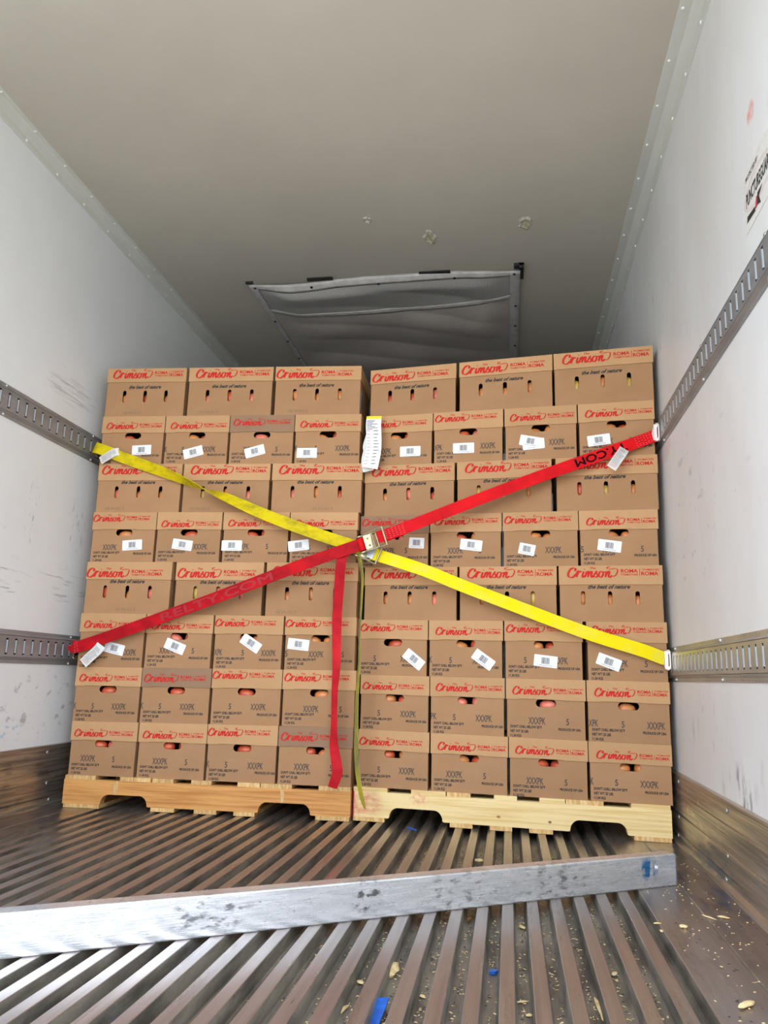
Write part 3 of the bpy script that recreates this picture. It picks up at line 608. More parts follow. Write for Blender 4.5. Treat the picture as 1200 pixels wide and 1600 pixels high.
def stack(side, O_, al, Z, X, LPr, ST, STK):
    ca, sa = math.cos(al), math.sin(al); wdt = 1.227
    stname = 'left stack' if side == 0 else 'right stack'
    zat = lambda k, s_: Z[k][0] + (Z[k][1] - Z[k][0]) * s_ / wdt
    for k in range(8):
        n_ = len(X[k]); wide = n_ == 3; dep = 0.305 if wide else 0.405
        for j, (a, b) in enumerate(X[k]):
            jit = rnd.uniform(0.0, 0.005); w_ = b - a; sc_ = a
            z0 = zat(k, (a + b) / 2)
            nm = 'three-slot' if wide else 'oval-handle'
            extra = ' with barcode sticker' if (k in STK) else ''
            root = thing('tomato_carton', (O_[0] + a * ca - jit * sa, O_[1] + a * sa + jit * ca, z0), '%s tomato carton%s, %s from left, %s, %s' % (nm, extra, ORD[j], ROW[k], stname), 'carton',
                         ('three-slot tomato cartons' if wide else 'oval-handle tomato cartons'), al)
            warp = lambda x_, y_, z_: (x_ + (y_ * sa if side else 0), y_, zat(k, a + x_) + (zat(k + 1, a + x_) - zat(k, a + x_)) * z_ / HN - z0)
            drop = 0.078 if k < 7 else (0.066 if side == 0 else 0.070)
            if not wide: drop = 0.080
            bi = 0.0048
            # body
            mb = MB(); hb = HN - 0.0045
            outer = []
            if wide:   # ragged cut edges of the flutes
                nz = 48
                for q in range(nz + 1): outer.append((w_ - bi + (0.0022 if q % 2 else 0), hb * q / nz))
                for q in range(nz, -1, -1): outer.append((bi - (0.0022 if q % 2 else 0), hb * q / nz))
                zs = 0.1235
                holes = [slot_poly(w_ * fx, zs - 0.029, 0.0170, 0.056) for fx in (.235, .495, .757)]
            else:
                outer = [(bi, 0), (w_ - bi, 0), (w_ - bi, hb), (bi, hb)]
                holes = [slot_poly(w_ * 0.505, HN - drop - 0.0125, 0.078, 0.029)]
            vs, fs = fill2d(outer, holes, 0.004)
            mb.add([(p, 0.006 + r2, q) for p, q, r2 in vs], fs, 0)
            mb.box(bi, bi + .004, 0.008, dep - .004, 0, hb); mb.box(w_ - bi - .004, w_ - bi, 0.008, dep - .004, 0, hb)
            mb.box(bi, w_ - bi, dep - .008, dep - .004, 0, hb); mb.box(bi + .004, w_ - bi - .004, 0.008, dep - .008, 0, 0.004)
            f = lambda p, q: (p, 0.0036, q)
            if wide:
                put_text(mb, 'the best of nature', w_ * .285, w_ * .69, HN - drop - (0.016 if k < 7 else 0.030), HN - drop + (0.001 if k < 7 else -0.013), 1, f, 0.04, 0.45)
                g_ = GR.get((side, k, j))
                if g_ is not None: put_text(mb, 'GR EN EG D', w_ * (g_ - .1), w_ * (g_ + .13), 0.012, 0.024, 3, f, 0.0)
            else:
                top = HN - drop; dz = rnd.uniform(-0.004, 0.004); sy = rnd.uniform(-0.003, 0.003)
                y1_ = top - 0.036 + dz
                put_text(mb, "DON'T CHILL BELOW 55°F", w_ * .055, w_ * .055 + .122, y1_ - 0.0615 - .0105 + .0, y1_ - 0.0615 + .0005, 1, f, 0.05)
                put_text(mb, 'NET WT 25 LBS', w_ * .055, w_ * .055 + .070, y1_ - 0.079 - .0105, y1_ - 0.079 + .0005, 1, f, 0.05)
                put_text(mb, '11.34 KG', w_ * .055, w_ * .055 + .042, y1_ - 0.096 - .0105, y1_ - 0.096 + .0005, 1, f, 0.05)
                ox = rnd.uniform(-.012, .012)
                put_text(mb, 'PRODUCE OF USA', w_ * .66 + ox, w_ * .66 + ox + .086, y1_ - 0.0665 - .0095, y1_ - 0.0665 + .0005, 1, f, 0.05)
                d5, dX, frag = ST[k][j]; zt = y1_ - 0.029 + sy
                put_text(mb, '5', w_ * d5 - .0055, w_ * d5 + .0055, zt - .026, zt - .002, 2, f, 0.02)
                put_text(mb, 'XXXPK', w_ * dX - .033, w_ * dX + .033, zt - .027, zt - .001, 2, f, 0.02)
                if frag: put_text(mb, frag, bi, bi + .012 * len(frag), zt - .026, zt - .0, 2, f, 0.02)
            mb.warp(warp); mb.build('box_body', [M_card, M_ink, M_ink2, M_ink3], root)
            # lid: top and four skirts
            mb = MB(); lx0, lx1 = 0.0008, w_ - 0.0008
            t1 = 0.0025
            outer = [(lx0, HN - drop), (lx0 + w_ * .16, HN - drop), (lx0 + w_ * .16, HN - drop + t1), (lx0 + w_ * .66, HN - drop + t1 * .6), (lx0 + w_ * .72, HN - drop), (lx1, HN - drop), (lx1, HN - .0002), (lx0, HN - .0002)]
            if wide: outer = [(lx0, HN - drop), (lx0 + w_ * .5, HN - drop + .0012), (lx1, HN - drop), (lx1, HN - .0002), (lx0, HN - .0002)]
            vs, fs = fill2d(outer, [], 0.003)
            mb.add([(p, 0.0015 + r2, q) for p, q, r2 in vs], fs, 0)
            mb.box(lx0, lx0 + .003, 0.003, dep, HN - drop, HN - .0002); mb.box(lx1 - .003, lx1, 0.003, dep, HN - drop, HN - .0002)
            mb.box(lx0 + .003, lx1 - .003, dep - .003, dep, HN - drop, HN - .0002); mb.box(lx0 + .003, lx1 - .003, 0.003, dep - .003, HN - .0035, HN - .0002)
            pl_, pz = LPr[k][j]
            put_logo(mb, w_ * max(pl_, .012), min(HN - drop * (0.08 + 0.84 * pz), HN - 0.0045 - 0.70 * w_ * .885 / 9.7), w_ * (.885 if pl_ < .09 else .875), 1, lambda p, q: (p, -0.0004, q))
            dark = (side, k, j) in ((0, 0, 3), (0, 1, 1), (0, 6, 2), (1, 4, 0))
            mb.warp(warp); lo = mb.build('box_lid', [M_lid_dark if dark else M_lid, M_red_ink], root)
            if dark: lo['label'] = 'darker brown cardboard lid'
            # sticker
            if k in STK:
                s_, z_, an = STK[k][j]
                sticker_part(root, s_ - a, z_ - z0, an, 0.0034 - 0.0001, wd=(0.066 if (side, k, j) in ((1, 4, 0), (1, 4, 2)) else 0.092))
                if (side, k, j) == (1, 6, 2): sticker_part(root, s_ - a + .012, z_ - z0 - .012, 4, 0.0038)
            # fruit behind the openings
            def fruit(xx, zz, yy, rot, ci, lab):
                o = bpy.data.objects.new('roma_tomato', FR[ci]); C.objects.link(o)
                lx, lz = xx, warp(xx, 0, zz)[2] + z0
                o.location = (O_[0] + (a + lx) * ca - (yy + jit) * sa, O_[1] + (a + lx) * sa + (yy + jit) * ca, lz); o.rotation_euler = (rot[0], rot[1], al + rot[2])
                tag(o, '%s %s %s carton, %s, %s' % (FRN[ci], lab, ORD[j], ROW[k], stname), 'tomato', 'tomatoes showing through carton openings')
            if wide:
                for q, fx in enumerate((.235, .495, .757)):
                    ci = rnd.choice((0, 1, 1, 2, 3, 1)); v_ = rnd.random()
                    fruit(w_ * fx + rnd.uniform(-.006, .006), 0.089 + rnd.choice((-.014, -.008, 0.003)), 0.036 + rnd.uniform(0, .006), (rnd.uniform(-.3, .3), PI / 2 + rnd.uniform(-.3, .3), rnd.uniform(-.3, .3)), ci, 'tomato behind %s slot of' % ('left', 'middle', 'right')[q])
            else:
                zc_ = HN - drop - 0.022; two = rnd.random() < 0.65
                if two:
                    fruit(w_ * .505 - rnd.uniform(.029, .036), zc_ - rnd.uniform(0, .005), 0.035, (0, rnd.uniform(-.3, .3), rnd.uniform(-.4, .4)), rnd.choice((0, 0, 1, 3, 1)), 'left tomato in handle of')
                    fruit(w_ * .505 + rnd.uniform(.036, .041), zc_ - rnd.uniform(0, .007), 0.038 + rnd.uniform(0, .008), (0, rnd.uniform(-.4, .4) + PI / 2 * (rnd.random() < .4), rnd.uniform(-.4, .4)), rnd.choice((0, 0, 1, 3, 1)), 'right tomato in handle of')
                else:
                    ci = {(0, 0, 3): 2, (0, 1, 3): 1, (0, 4, 0): 1, (0, 4, 2): 2}.get((side, k, j), rnd.choice((0, 1, 3)))
                    fruit(w_ * .505 + rnd.uniform(-.012, .012), zc_ - rnd.uniform(0, .004), 0.034, (0, rnd.uniform(-.15, .15), rnd.uniform(-.2, .2)), ci, 'single tomato in handle of')
            CARTONS.append(root)
stack(0, OL, AL, ZL, LX, LP, LS, LST)
stack(1, OR_, AR, ZR, RX, RP, RS, RST)

# ------------------------------------------------------------------ straps
RED_R = [(2.536, -0.024, 1.564), (2.498, -0.022, 1.550), (1.954, -0.039, 1.351), (1.421, -0.059, 1.138)]
RED_L = [(0.020, 0.072, 0.661), (0.060, -0.010, 0.666), (0.127, -0.021, 0.675), (0.610, -0.038, 0.844), (1.073, -0.055, 1.017), (1.325, -0.066, 1.103)]
YEL_L = [(0.020, 0.079, 1.584), (0.060, -0.010, 1.568), (0.126, -0.016, 1.547), (0.226, -0.014, 1.509), (0.390, -0.016, 1.451), (0.587, -0.030, 1.372), (0.706, -0.036, 1.326), (0.858, -0.027, 1.260), (1.006, -0.030, 1.202), (1.151, -0.034, 1.151), (1.241, -0.038, 1.122), (1.312, -0.040, 1.100)]
YEL_R = [(1.379, -0.040, 1.071), (1.588, -0.032, 1.006), (1.751, -0.026, 0.942), (1.925, -0.020, 0.877), (2.238, -0.022, 0.761), (2.441, -0.024, 0.699), (2.512, -0.022, 0.673), (2.545, -0.020, 0.664)]
RED_T = [(1.268, -0.052, 1.080), (1.250, -0.050, 1.042), (1.244, -0.048, 0.917), (1.240, -0.046, 0.811), (1.242, -0.044, 0.710), (1.244, -0.040, 0.590), (1.241, -0.040, 0.509), (1.243, -0.038, 0.379), (1.246, -0.040, 0.301), (1.262, -0.042, 0.219), (1.263, -0.042, 0.188), (1.248, -0.046, 0.139)]
YEL_T = [(1.316, -0.030, 1.070), (1.324, -0.030, 1.045), (1.337, -0.030, 0.976), (1.337, -0.030, 0.883), (1.334, -0.030, 0.746), (1.336, -0.030, 0.618), (1.332, -0.030, 0.479), (1.334, -0.030, 0.350), (1.341, -0.030, 0.221), (1.359, -0.034, 0.128), (1.380, -0.036, 0.065)]
def frames(pts, twist=None, n=10):
    """dense centre line and width directions; twist(t) turns the band about its own line"""
    p = [Vector(q) for q in crom(pts, n)]; wd = []
    for i, q in enumerate(p):
        t = (p[min(i + 1, len(p) - 1)] - p[max(i - 1, 0)]).normalized(); out = Vector((0, -1, 0)); out = (out - t * out.dot(t)).normalized(); a = out.cross(t)
        an = twist(i / (len(p) - 1)) if twist else 0
        wd.append(a * math.cos(an) + out * math.sin(an))
    return p, wd
def on_band(p, wd, off):
    """map (distance along, across) onto the face of a band"""
    L = [0.0]
    for i in range(1, len(p)): L.append(L[-1] + (p[i] - p[i - 1]).length)
    def f(s_, c_):
        i = 0
        while i < len(L) - 2 and L[i + 1] < s_: i += 1
        u = (s_ - L[i]) / max(L[i + 1] - L[i], 1e-6); q = p[i].lerp(p[i + 1], u); a = wd[i].lerp(wd[i + 1], u).normalized(); t = (p[i + 1] - p[i]).normalized()
        nn = a.cross(t); nn = nn if nn.y < 0 else -nn
        return q + a * c_ + nn * off
    return f, L[-1]
def paint(mb, f, x0, x1, y0, y1, mi): mb.add([f(x0, y0), f(x1, y0), f(x1, y1), f(x0, y1)], [(0, 1, 2, 3)], mi)
def webbing(name, pts, mats, root, wmul=None, twist=None, texts=(), stitch=()):
    p, wd = frames(pts, twist); n_ = len(p)
    w = [0.050 * (wmul(i / (n_ - 1)) if wmul else 1) for i in range(n_)]
    mb = MB(); mb.ribbon(p, wd, w, 0.0028, 0); f, L = on_band(p, wd, 0.0018)
    for s, s0, s1, mi in texts:   # printed upside down along the band
        for q, (da, db) in enumerate(((0, 0), (.0016, 0), (-.0016, 0), (0, .0014), (0, -.0014))):   # thickened by overprinting
            put_text(mb, s, 0, 1, 0, 1, mi, lambda a, b: f(s0 + a * (s1 - s0) + da, -0.016 + b * 0.032 + db) + Vector((0, -0.00008 * q, 0)), 0.0)
    for s0, s1 in stitch:
        k = int((s1 - s0) / 0.006)
        for c0 in (-0.019, -0.010, 0.001, 0.012, 0.019):
            for q in range(k):
                if q % 2 == 0: x0 = s0 + q * 0.006; c1 = c0 + 0.003 * math.sin(q); paint(mb, f, x0, x0 + 0.0055, c1 - .0007, c1 + .0007, 2)
    return mb.build(name, mats, root), f, L
def plate_frame(o_, ang):
    o_ = Vector(o_); ca, sa = math.cos(ang), math.sin(ang)
    return lambda a, b, c: tuple(o_ + Vector((a * ca - b * sa, -c, a * sa + b * ca)))
def ratchet(root, o_, ang, mat, spoolmat, size=1.0, flip=1):
    F = plate_frame(o_, ang); S = size
    r = bpy.data.objects.new('ratchet_buckle', None); C.objects.link(r); r.parent = root
    for s_ in (-1, 1):                                                # side plates
        mb = MB(); pl = [(-.048, -.006), (-.040, .012), (-.015, .016), (.028, .010), (.036, .0), (.030, -.010), (-.015, -.012), (-.042, -.012)]
        mb.add([F(a * S, s_ * (.0305 + d) * S, c * S) for d in (0, .0018) for a, c in pl], [tuple(range(8)), tuple(range(8, 16))[::-1]] + [(i, (i + 1) % 8, (i + 1) % 8 + 8, i + 8) for i in range(8)], 0)
        mb.build('side_plate', mat, r)
        mb = MB(); mb.tube([F(-.038 * S, s_ * .0315 * S, .002 * S), F(-.038 * S, s_ * .036 * S, .002 * S)], .016 * S, 12); mb.build('ratchet_wheel', mat, r)
    mb = MB()                                                         # hand lever: bent bars and grip
    for s_ in (-1, 1):
        w0, w1 = .036, .0385
        mb.tube([F(a * S, s_ * b * S, c * S) for a, b, c in ((-.042, w0, .004), (-.025, w0, .014), (.0, w0, .020), (.022, w0 + .0005, .021), (.045, w1, .030), (.066, w1, .032))], .0026 * S, 8)
    mb.tube([F(.066 * S, -.040 * S, .032 * S), F(.066 * S, .040 * S, .032 * S)], .0042 * S, 10)
    mb.build('lever', mat, r)
    mb = MB()                                                         # pawl plate with two holes
    vs, fs = fill2d([(-.022, -.029), (.010, -.029), (.012, .0), (.010, .029), (-.022, .029)], [slot_poly(-.006, .014, .008, .008, 5), slot_poly(-.004, -.016, .008, .008, 5)], .002)
    mb.add([F(a * S, b * S, .018 * S + c) for a, b, c in vs], fs, 0)
    mb.tube([F(.016 * S, -.033 * S, .020 * S), F(.016 * S, .033 * S, .020 * S)], .0022 * S, 8)
    mb.tube([F(.006 * S, -.033 * S, .022 * S), F(.013 * S, .033 * S, .023 * S)], .0015 * S, 6)
    mb.build('pawl_plate', mat, r)
    mb = MB(); mb.tube([F(-.038 * S, -.026 * S, .006 * S), F(-.038 * S, .026 * S, .006 * S)], .0145 * S, 16, 0); mb.build('wound_webbing', spoolmat, r)
    mb = MB(); mb.tube([F(.030 * S, -.034 * S, .002 * S), F(.030 * S, .034 * S, .002 * S)], .004 * S, 10); mb.build('bolt', mat, r)
    return r, F
def wall_fitting(root, o_, sgn, mat):
    """spring fitting clipped into a track slot; sgn points away from the wall"""
    r = bpy.data.objects.new('track_fitting', None); C.objects.link(r); r.parent = root; o_ = Vector(o_)
    P = lambda a, b, c: tuple(o_ + Vector((sgn * a, b, c)))
    mb = MB()
    for b in (-.014, -.002): mb.box(*sorted((P(0.002, 0, 0)[0], P(0.010, 0, 0)[0])), o_.y + b, o_.y + b + 0.004, o_.z - .033, o_.z + .033)
    mb.box(*sorted((P(0.006, 0, 0)[0], P(0.010, 0, 0)[0])), o_.y - .014, o_.y + .002, o_.z - .030, o_.z + .030)
    mb.tube([P(.010, -.010, .030), P(.016, -.020, .038), P(.010, -.026, .036), P(.008, -.026, .026)], .003, 8)
    mb.tube([P(.010, -.010, -.030), P(.018, -.020, -.038), P(.014, -.028, -.036), P(.008, -.026, -.028)], .003, 8)
    if sgn < 0:
        x_a, x_b = sorted((P(.004, 0, 0)[0], P(.026, 0, 0)[0])); vs, fs = fill2d([(x_a, o_.z - .034), (x_b, o_.z - .034), (x_b, o_.z + .034), (x_a, o_.z + .034)], [slot_poly((x_a + x_b) / 2 + .004, o_.z, .004, .046, 4)], .003)
        mb.add([(a, o_.y - .020 + c, b) for a, b, c in vs], fs, 0)
    mb.build('clip_plate', mat, r)
    mb = MB(); mb.tube([P(.010, 0, .027), P(.024, -.006, .026), P(.028, -.006, 0), P(.024, -.006, -.026), P(.010, 0, -.027)], .003, 8); mb.build('webbing_ring', mat, r)
    return r
def care_tag(root, name, pts, wd, w, mats, lines=True, backs=None):
    mb = MB(); p = [Vector(q) for q in crom(pts, 6)]; n_ = len(p); wdv = [Vector(wd)] * n_
    mb.ribbon(p, wdv, w, 0.0006, 0)
    if lines:
        f, L = on_band(p, wdv, 0.0008); x_ = L * 0.16; rl = random.Random(3)
        while x_ < L * 0.93:
            paint(mb, f, x_, x_ + 0.0022, -w * .40, w * rl.uniform(.1, .42), 1 if rl.random() < .8 else 2); x_ += 0.0052
    return mb.build(name, mats, root)

# red strap, lower left track to upper right track
red = thing('ratchet_strap', (1.37, -0.07, 1.112), 'red ratchet strap running from lower left track up to upper right track', 'cargo strap')
inv = Matrix.Translation((-1.37, 0.07, -1.112))
rw, fR, LR = webbing('webbing', RED_R, [M_red, M_strap_print, M_stitch], red, lambda t: 1.0 - 0.12 * max(0, (0.1 - t) / 0.1), lambda t: 0.0,
        texts=[('TY.COM', 0.16, 0.376, 1)], stitch=[(0.03, 0.13)])
lw, fL, LL = webbing('webbing', RED_L, [M_red_old, M_strap_faded, M_stitch], red, lambda t: (0.72 + 0.28 * min(1, t / 0.12)), None, texts=[('RELTY.COM', 0.53, 1.05, 1)], stitch=[(0.04, 0.14)])
lw['label'] = 'worn darker red webbing with faded lettering'
# doubled stitched fold next to the buckle
p = [Vector(q) for q in ((1.520, -0.0605, 1.1765), (1.47, -0.063, 1.1585), (1.428, -0.066, 1.143), (1.402, -0.072, 1.134))]
mb = MB(); pw, wdd = frames([tuple(q) for q in p]); mb.ribbon(pw, wdd, 0.049, 0.0028, 0); f2, L2 = on_band(pw, wdd, 0.0018)
for c0 in (-.018, -.010, -.002, .008, .017):
    for q in range(12):
        if q % 2 == 0: paint(mb, f2, 0.008 + q * .0075, 0.015 + q * .0075, c0 - .0006 + .003 * math.sin(q), c0 + .0006 + .003 * math.sin(q), 1)
mb.build('stitched_fold', [M_red, M_stitch], red)
wt, fT, LT = webbing('loose_end', RED_T, [M_red_tail], red, lambda t: (0.76 + 0.10 * math.sin(t * 9)) if t > .06 else .9, lambda t: 1.57 + 0.55 * math.sin(t * 7.5) if False else (0.62 * math.sin(3 + t * 8)))
rb, FB = ratchet(red, (1.375, -0.072, 1.114), math.radians(19), M_zinc_y, M_red, 1.0)
for s_ in range(2): pass
wall_fitting(red, (0.014, 0.085, 0.650), 1, M_zinc_y)
wall_fitting(red, (W - 0.014, -0.016, 1.572), -1, M_zinc_lit)
care_tag(red, 'strap_tag', [(2.408, -0.036, 1.505), (2.396, -0.055, 1.485), (2.372, -0.062, 1.450), (2.350, -0.058, 1.418)], (0.86, 0.1, -0.5), 0.040, [M_paper, M_grey_print, M_pink_print])
care_tag(red, 'strap_tag', [(0.205, -0.034, 0.672), (0.190, -0.036, 0.650), (0.160, -0.036, 0.622), (0.128, -0.034, 0.592)], (0.74, 0.05, -0.67), 0.044, [M_paper, M_grey_print, M_pink_print])
# yellow strap, upper left track to lower right track
yel = thing('ratchet_strap', (1.36, -0.045, 1.08), 'yellow ratchet strap running from upper left track down to lower right track', 'cargo strap')
def tw(t):
    c = (t - 0.47) / 0.10; return PI / (1 + math.exp(-c * 1.5))
yl, fY, LY_ = webbing('webbing', YEL_L, [M_yel_old, M_ink2, M_stitch], yel, lambda t: 0.74 + 0.26 * min(1, t / 0.1), tw)
yl['label'] = 'dirty half-twisted yellow webbing'
yr, fY2, LY2 = webbing('webbing', YEL_R, [M_yel, M_ink2, M_stitch], yel, lambda t: 1.0 - 0.28 * max(0, (t - .9) / .1), None)
ytail, _, _ = webbing('loose_end', YEL_T, [M_yel_tail], yel, lambda t: 0.75 if t < .93 else 0.75 * (1.02 - t) / .09, lambda t: 0.95 + 0.27 * math.sin(PI * min(t / 0.75, 1)))
r2, F2 = ratchet(yel, (1.352, -0.026, 1.080), math.radians(-22), M_zinc_y, M_yel_old, 0.9)
mb = MB(); mb.box(-0.014, 0.014, -0.0012, 0.0012, -0.026, 0.026)
mb.warp(lambda x_, y_, z_: plate_frame((1.376, -0.046, 1.0765), math.radians(-22))(x_, z_, y_)); mb.build('end_plate', M_lip, yel)
wall_fitting(yel, (0.014, 0.095, 1.586), 1, M_zinc_y)
wall_fitting(yel, (W - 0.014, -0.014, 0.662), -1, M_zinc_lit)
care_tag(yel, 'strap_tag', [(0.186, -0.016, 1.545), (0.165, -0.024, 1.538), (0.130, -0.024, 1.518), (0.098, -0.016, 1.502)], (0.35, 0.1, -0.9), [0.040] * 0 or 0.036, [M_paper, M_grey_print, M_pink_print])
for rt in (red, yel):
    T = Matrix.Translation(-Vector(rt.location))
    for ch in rt.children: ch.matrix_parent_inverse = T

# shipping tag between the two stacks
tg = thing('shipping_tag', (1.352, 0.03, 1.58), 'long white paper tag with yellow top edge hanging between the two carton stacks', 'paper tag')
def tagstrip(name, pts, w, y_off, top):
    mb = MB(); p = [Vector(q) for q in crom(pts, 6)]; wd = [Vector((1, 0, 0))] * len(p); mb.ribbon(p, wd, w, 0.0006, 0); f, L = on_band(p, wd, 0.0008)
    if top:
        paint(mb, f, 0.0, 0.014, -w / 2, w / 2, 2)
        rl = random.Random(9); x_ = 0.022; i = 0
        while x_ < L - 0.01:
            if i < 8: paint(mb, f, x_, x_ + 0.0025, -w * .44, w * rl.uniform(-.1, .3), 1); x_ += 0.006
            else: paint(mb, f, x_, x_ + 0.003, -w * .46, -w * .24, 3); paint(mb, f, x_, x_ + 0.003, -w * .02, w * rl.uniform(.2, .36), 1); x_ += 0.0155
            i += 1
    o = mb.build(name, [M_white if top else M_paper, M_ink2, M_yel_paper, M_pink_print], tg); o.matrix_parent_inverse = Matrix.Translation(-Vector(tg.location)); return o
tagstrip('front_sheet', [(1.354, 0.040, 1.701), (1.354, 0.030, 1.655), (1.356, 0.038, 1.60), (1.358, 0.030, 1.56), (1.356, 0.026, 1.52), (1.345, 0.024, 1.458)], 0.068, 0, True)
tagstrip('rear_sheet', [(1.345, 0.046, 1.62), (1.332, 0.040, 1.56), (1.338, 0.046, 1.545)], 0.05, 0, False)
tagstrip('rear_sheet', [(1.348, 0.048, 1.60), (1.328, 0.038, 1.50), (1.335, 0.046, 1.45)], 0.05, 0, False)
# clear document pouch on the inner side of a top carton
sidec = CARTONS[28]
mb = MB(); w_ = 1.209 - 0.810; mb.box(w_ - 0.004, w_ - 0.0028, 0.03, 0.09, 0.035, 0.115, 0); mb.build('document_pouch', M_lip, sidec)

# ------------------------------------------------------------------ load beam on the floor
bd = Vector((0.836, 0.549, 0)); ang = math.atan2(bd.y, bd.x)
beam = thing('load_beam', (2.413, -0.637, 0.0), 'scuffed aluminium load beam with blue paint near its end, lying across the floor', 'beam', None, ang)
mb = MB(); Lb = 2.42; hb_, tb, th = 0.087, 0.045, 0.003; r_ = 0.004
def rect(a0, a1, z0, z1, r_):
    o_ = []
    for (a, z), s0 in (((a1 - r_, z1 - r_), 0), ((a0 + r_, z1 - r_), 1), ((a0 + r_, z0 + r_), 2), ((a1 - r_, z0 + r_), 3)):
        for k in range(5): an = PI / 2 * (s0 + k / 4); o_.append((a + r_ * math.cos(an), z + r_ * math.sin(an)))
    return o_
ro, ri = rect(0, tb, 0, hb_, r_), rect(th, tb - th, th, hb_ - th, 0.002); n_ = len(ro)
vs = [(x_, a, z_) for x_ in (-Lb, 0) for pr in (ro, ri) for a, z_ in pr]
fs = []
for i in range(n_):
    j = (i + 1) % n_
    fs += [(i, j, j + 2 * n_, i + 2 * n_), (i + n_, i + 3 * n_, j + 3 * n_, j + n_), (i, i + n_, j + n_, j), (i + 2 * n_, j + 2 * n_, j + 3 * n_, i + 3 * n_)]
mb.add(vs, fs, 0); mb.build('beam_tube', M_beam, beam)
mb = MB(); mb.box(-0.03, 0.004, -0.0008, tb + .0008, -0.0, hb_ + .0008)
# end shoe: open-fronted sleeve
mb = MB(); rs = rect(0.0032, tb - .0032, 0.0032, hb_ - .0032, 0.002); k_ = len(rs)
mb.add([(-0.02, a, b) for a, b in rs] + [(0.006, a, b) for a, b in rs], [tuple(range(k_, 2 * k_))] + [(i, (i + 1) % k_, (i + 1) % k_ + k_, i + k_) for i in range(k_)], 0); mb.build('end_plug', M_track, beam)
mb = MB(); mb.tube([(-0.072, 0.001, 0.055), (-0.072, -0.0025, 0.055)], 0.0045, 10); mb.build('rivet', M_rivet, beam)

# ------------------------------------------------------------------ litter on the floor
def chip(name, loc, L, w_, h_, rz, mat, label, cat='wood chip', seed=0, grp='wood chips and splinters on the floor', taper=0.35, tilt=0.0):
    r = random.Random(seed); mb = MB(); n_ = 6; vs = []
    for i in range(n_ + 1):
        t = i / n_; q = (1 - abs(2 * t - 1) ** 1.6) * (1 - taper) + taper if 0 < i < n_ else taper * 0.5
        cy_ = r.uniform(-.12, .12) * w_; cz_ = h_ * 0.5
        for k in range(6):
            an = 2 * PI * k / 6; vs.append(((t - .5) * L + r.uniform(-.03, .03) * L, cy_ + math.cos(an) * w_ / 2 * q * r.uniform(.75, 1.1), cz_ + math.sin(an) * h_ / 2 * q * r.uniform(.8, 1.05)))
    mb.add(vs, [(i * 6 + k, i * 6 + (k + 1) % 6, (i + 1) * 6 + (k + 1) % 6, (i + 1) * 6 + k) for i in range(n_) for k in range(6)] + [tuple(range(6))[::-1], tuple(range(n_ * 6, n_ * 6 + 6))], 0)
    o = mb.build(name, mat, None, loc, (0, tilt, rz)); return tag(o, label, cat, grp)
G = -GD + 0.001
chip('wood_chip', (1.690, -1.41, G), 0.075, 0.032, 0.020, 1.45, M_wood, 'large pale wood chunk in a groove, bottom centre of the floor', seed=1, taper=.6)
chip('wood_splinter', (1.624, -1.62, G), 0.075, 0.014, 0.008, 1.25, M_wood, 'long pale splinter in a groove beside the wide blue tape', seed=2)
chip('wood_chip', (1.965, -1.03, G), 0.030, 0.014, 0.006, 1.9, M_wood, 'pale flat chip in a groove just in front of the beam', seed=3)
chip('wood_chip', (1.957, -1.49, G), 0.026, 0.008, 0.004, 0.4, M_wood, 'short pale chip lying crosswise in a groove, lower right of the blue fleck', seed=4)
chip('wood_chip', (1.968, -1.55, G), 0.014, 0.012, 0.005, 0.9, M_wood, 'tiny crumbly chip in the groove at the bottom edge', seed=5)
chip('wood_chip', (1.767, -1.51, G), 0.018, 0.010, 0.005, 2.2, M_wood, 'small pale chip in a groove right of the large chunk', seed=6)
chip('wood_chip', (1.350, -1.37, G), 0.034, 0.020, 0.010, 0.9, M_wood, 'pale triangular chip in a groove near the round blue scrap', seed=7)
chip('wood_chip', (1.834, -0.492 + .13, G), 0.034, 0.028, 0.016, 0.3, M_wood, 'chunky pale chip in a groove behind the beam', seed=8, taper=.6)
chip('wood_splinter', (2.102, -1.50, G), 0.12, 0.014, 0.006, 1.65, M_wood, 'longest pale splinter in a groove at the bottom right', seed=9)
chip('wood_splinter', (2.361, -1.507, 0.0), 0.048, 0.016, 0.010, 0.75, M_wood, 'thick pale splinter on the flat plate, bottom right corner', seed=10, taper=.6)
chip('wood_chip', (2.466, -0.939, 0.0), 0.030, 0.013, 0.006, -0.3, M_wood, 'pale chip on the flat plate nearest the right kick plate', seed=11)
chip('wood_splinter', (2.430, -0.945, 0.0), 0.045, 0.006, 0.004, -0.9, M_wood, 'thin curled shaving on the flat plate left of a pale chip', seed=12)
chip('wood_chip', (2.348, -1.047, 0.0), 0.020, 0.018, 0.008, 0.5, M_wood, 'square pale chip on the flat plate right of the grooves', seed=13, taper=.7)
chip('wood_chip', (2.290, -1.03, 0.0), 0.020, 0.010, 0.004, 0.2, M_wood, 'pale chip on the edge of the last groove, the farther of two', seed=14)
chip('wood_chip', (2.288, -1.09, 0.0), 0.016, 0.009, 0.004, 1.4, M_wood, 'pale chip on the edge of the last groove, the nearer of two', seed=15)
chip('wood_chip', (2.153, -1.30, G), 0.026, 0.014, 0.006, 1.2, M_wood, 'pale chip deep in a groove, bottom right', seed=16)
chip('wood_chip', (1.134, -1.47, G), 0.020, 0.014, 0.010, 0.5, M_wood_d, 'small orange-brown chip under the left part of the beam', seed=17)
chip('wood_splinter', (1.833, -1.0, G), 0.05, 0.010, 0.010, 1.4, M_wood_d, 'brown twig-like splinter in a groove against the beam', seed=18)
chip('wood_chip', (1.636, -1.47, G), 0.020, 0.016, 0.006, 2.4, M_wood, 'small pale chip in a groove left of the large chunk', seed=19)
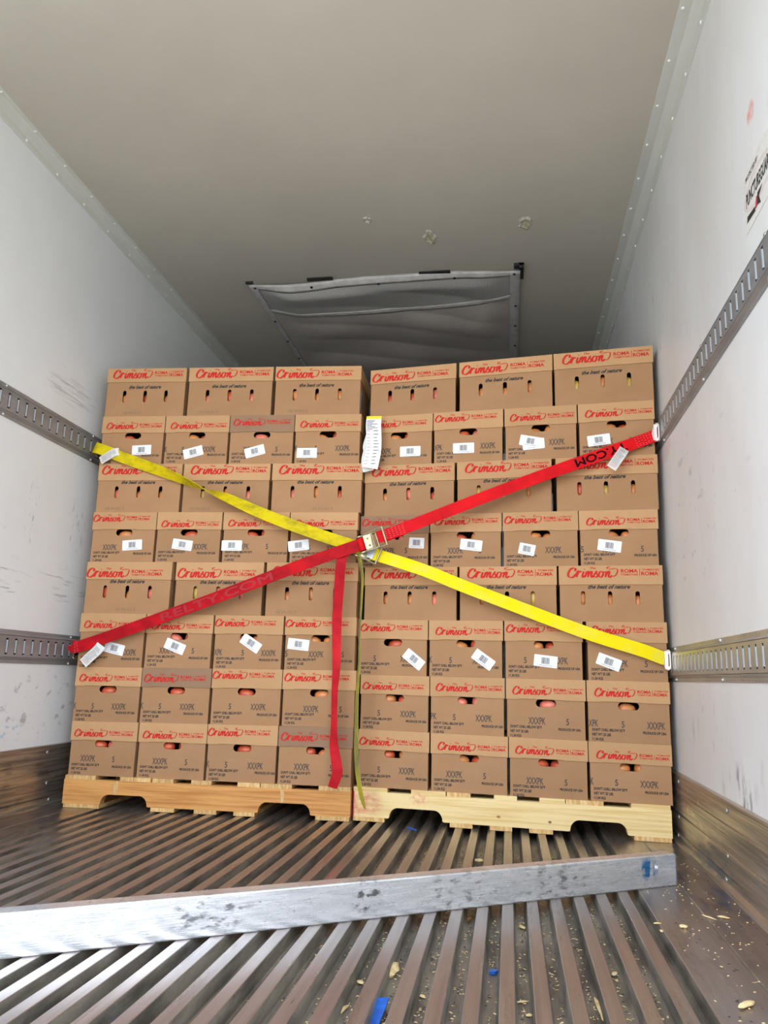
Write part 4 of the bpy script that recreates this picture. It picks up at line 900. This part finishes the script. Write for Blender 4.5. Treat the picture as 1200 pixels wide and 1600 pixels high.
def scrap(loc, pts, label, thick=0.002, rz=0.0, tilt=(0, 0), name='plastic_scrap'):
    mb = MB(); k_ = len(pts)
    mb.add([(a, b, 0.012 * math.sin(a * 40) * .15 + .001) for a, b in pts] + [(a, b, thick + 0.012 * math.sin(a * 40) * .15 + .001) for a, b in pts], [tuple(range(k_))[::-1], tuple(range(k_, 2 * k_))] + [(i, (i + 1) % k_, (i + 1) % k_ + k_, i + k_) for i in range(k_)], 0)
    o = mb.build(name, M_blue, None, loc, (tilt[0], tilt[1], rz)); return tag(o, label, 'plastic scrap', 'blue plastic scraps on the floor')
scrap((1.283, -1.35, G), [(-.02, -.012), (.0, -.022), (.018, -.012), (.02, .008), (.005, .02), (-.012, .016)], 'round blue plastic scrap tucked under the left half of the beam', .014)
scrap((1.697, -1.62, G + .014), [(-.016, -.07), (.016, -.07), (.014, .0), (.012, .034), (-.018, .03), (-.016, .0)], 'wide strip of blue tape at the bottom centre of the floor', .003, -0.1, (0.15, 0), 'tape_strip')
scrap((1.49, -1.64, G), [(-.010, -.03), (.004, -.028), (.010, .0), (.012, .022), (-.006, .014)], 'small blue scrap in a groove left of the wide tape strip', .006, 0.2)
scrap((1.272, -1.715, G), [(-.045, -.008), (.0, -.006), (.05, .008), (.052, .014), (.0, .004), (-.045, .0)], 'thin blue sliver at the bottom left of the floor', .004, 0.6)
scrap((1.899, -1.355, G), [(-.008, -.006), (.004, -.008), (.010, .002), (.002, .010), (-.008, .006)], 'tiny blue fleck in a groove below the middle of the beam', .006)
scrap((1.566, 0.0 - .04, 0.001), [(-.003, -.03), (.003, -.03), (.004, .03), (-.002, .03)], 'thin blue straw lying under the notch of the right pallet', .004, 0.7)
# fine sawdust: far too much to count
mb = MB(); rs_ = random.Random(21)
groove_c = [b + PITCH / 2 for b in bars[:-1]]
for i in range(4600):
    gx = rs_.choice(groove_c[8:]) if rs_.random() < .85 else rs_.uniform(XR + .01, W - .03)
    onplate = gx > XR
    y_ = -1.95 + 1.75 * rs_.random() ** (1.2 if gx > 1.5 else 1.8)
    xx = gx + (rs_.gauss(0, .006) if not onplate else 0); z_ = G if not onplate else 0.0005
    if onplate and rs_.random() < .6: continue
    L = rs_.uniform(.0014, .0048) * (1.4 if rs_.random() < .15 else 1); w2 = rs_.uniform(.0008, .0022); an = rs_.uniform(0, PI); ca, sa = math.cos(an), math.sin(an)
    mi = 0 if rs_.random() < .75 else 1
    vs = [(xx + (a * ca - b * sa), y_ + (a * sa + b * ca), z_ + c) for a, b, c in ((-L, -w2, 0), (L, -w2 * .4, 0), (L * .8, w2, 0), (-L * .7, w2 * .7, 0), (0, 0, w2 * .8))]
    mb.add(vs, [(0, 1, 4), (1, 2, 4), (2, 3, 4), (3, 0, 4), (3, 2, 1, 0)], mi)
sd = mb.build('sawdust', [M_wood, M_ink2]); tag(sd, 'fine pale sawdust and crumbs scattered in the floor grooves', 'sawdust', None, 'stuff')
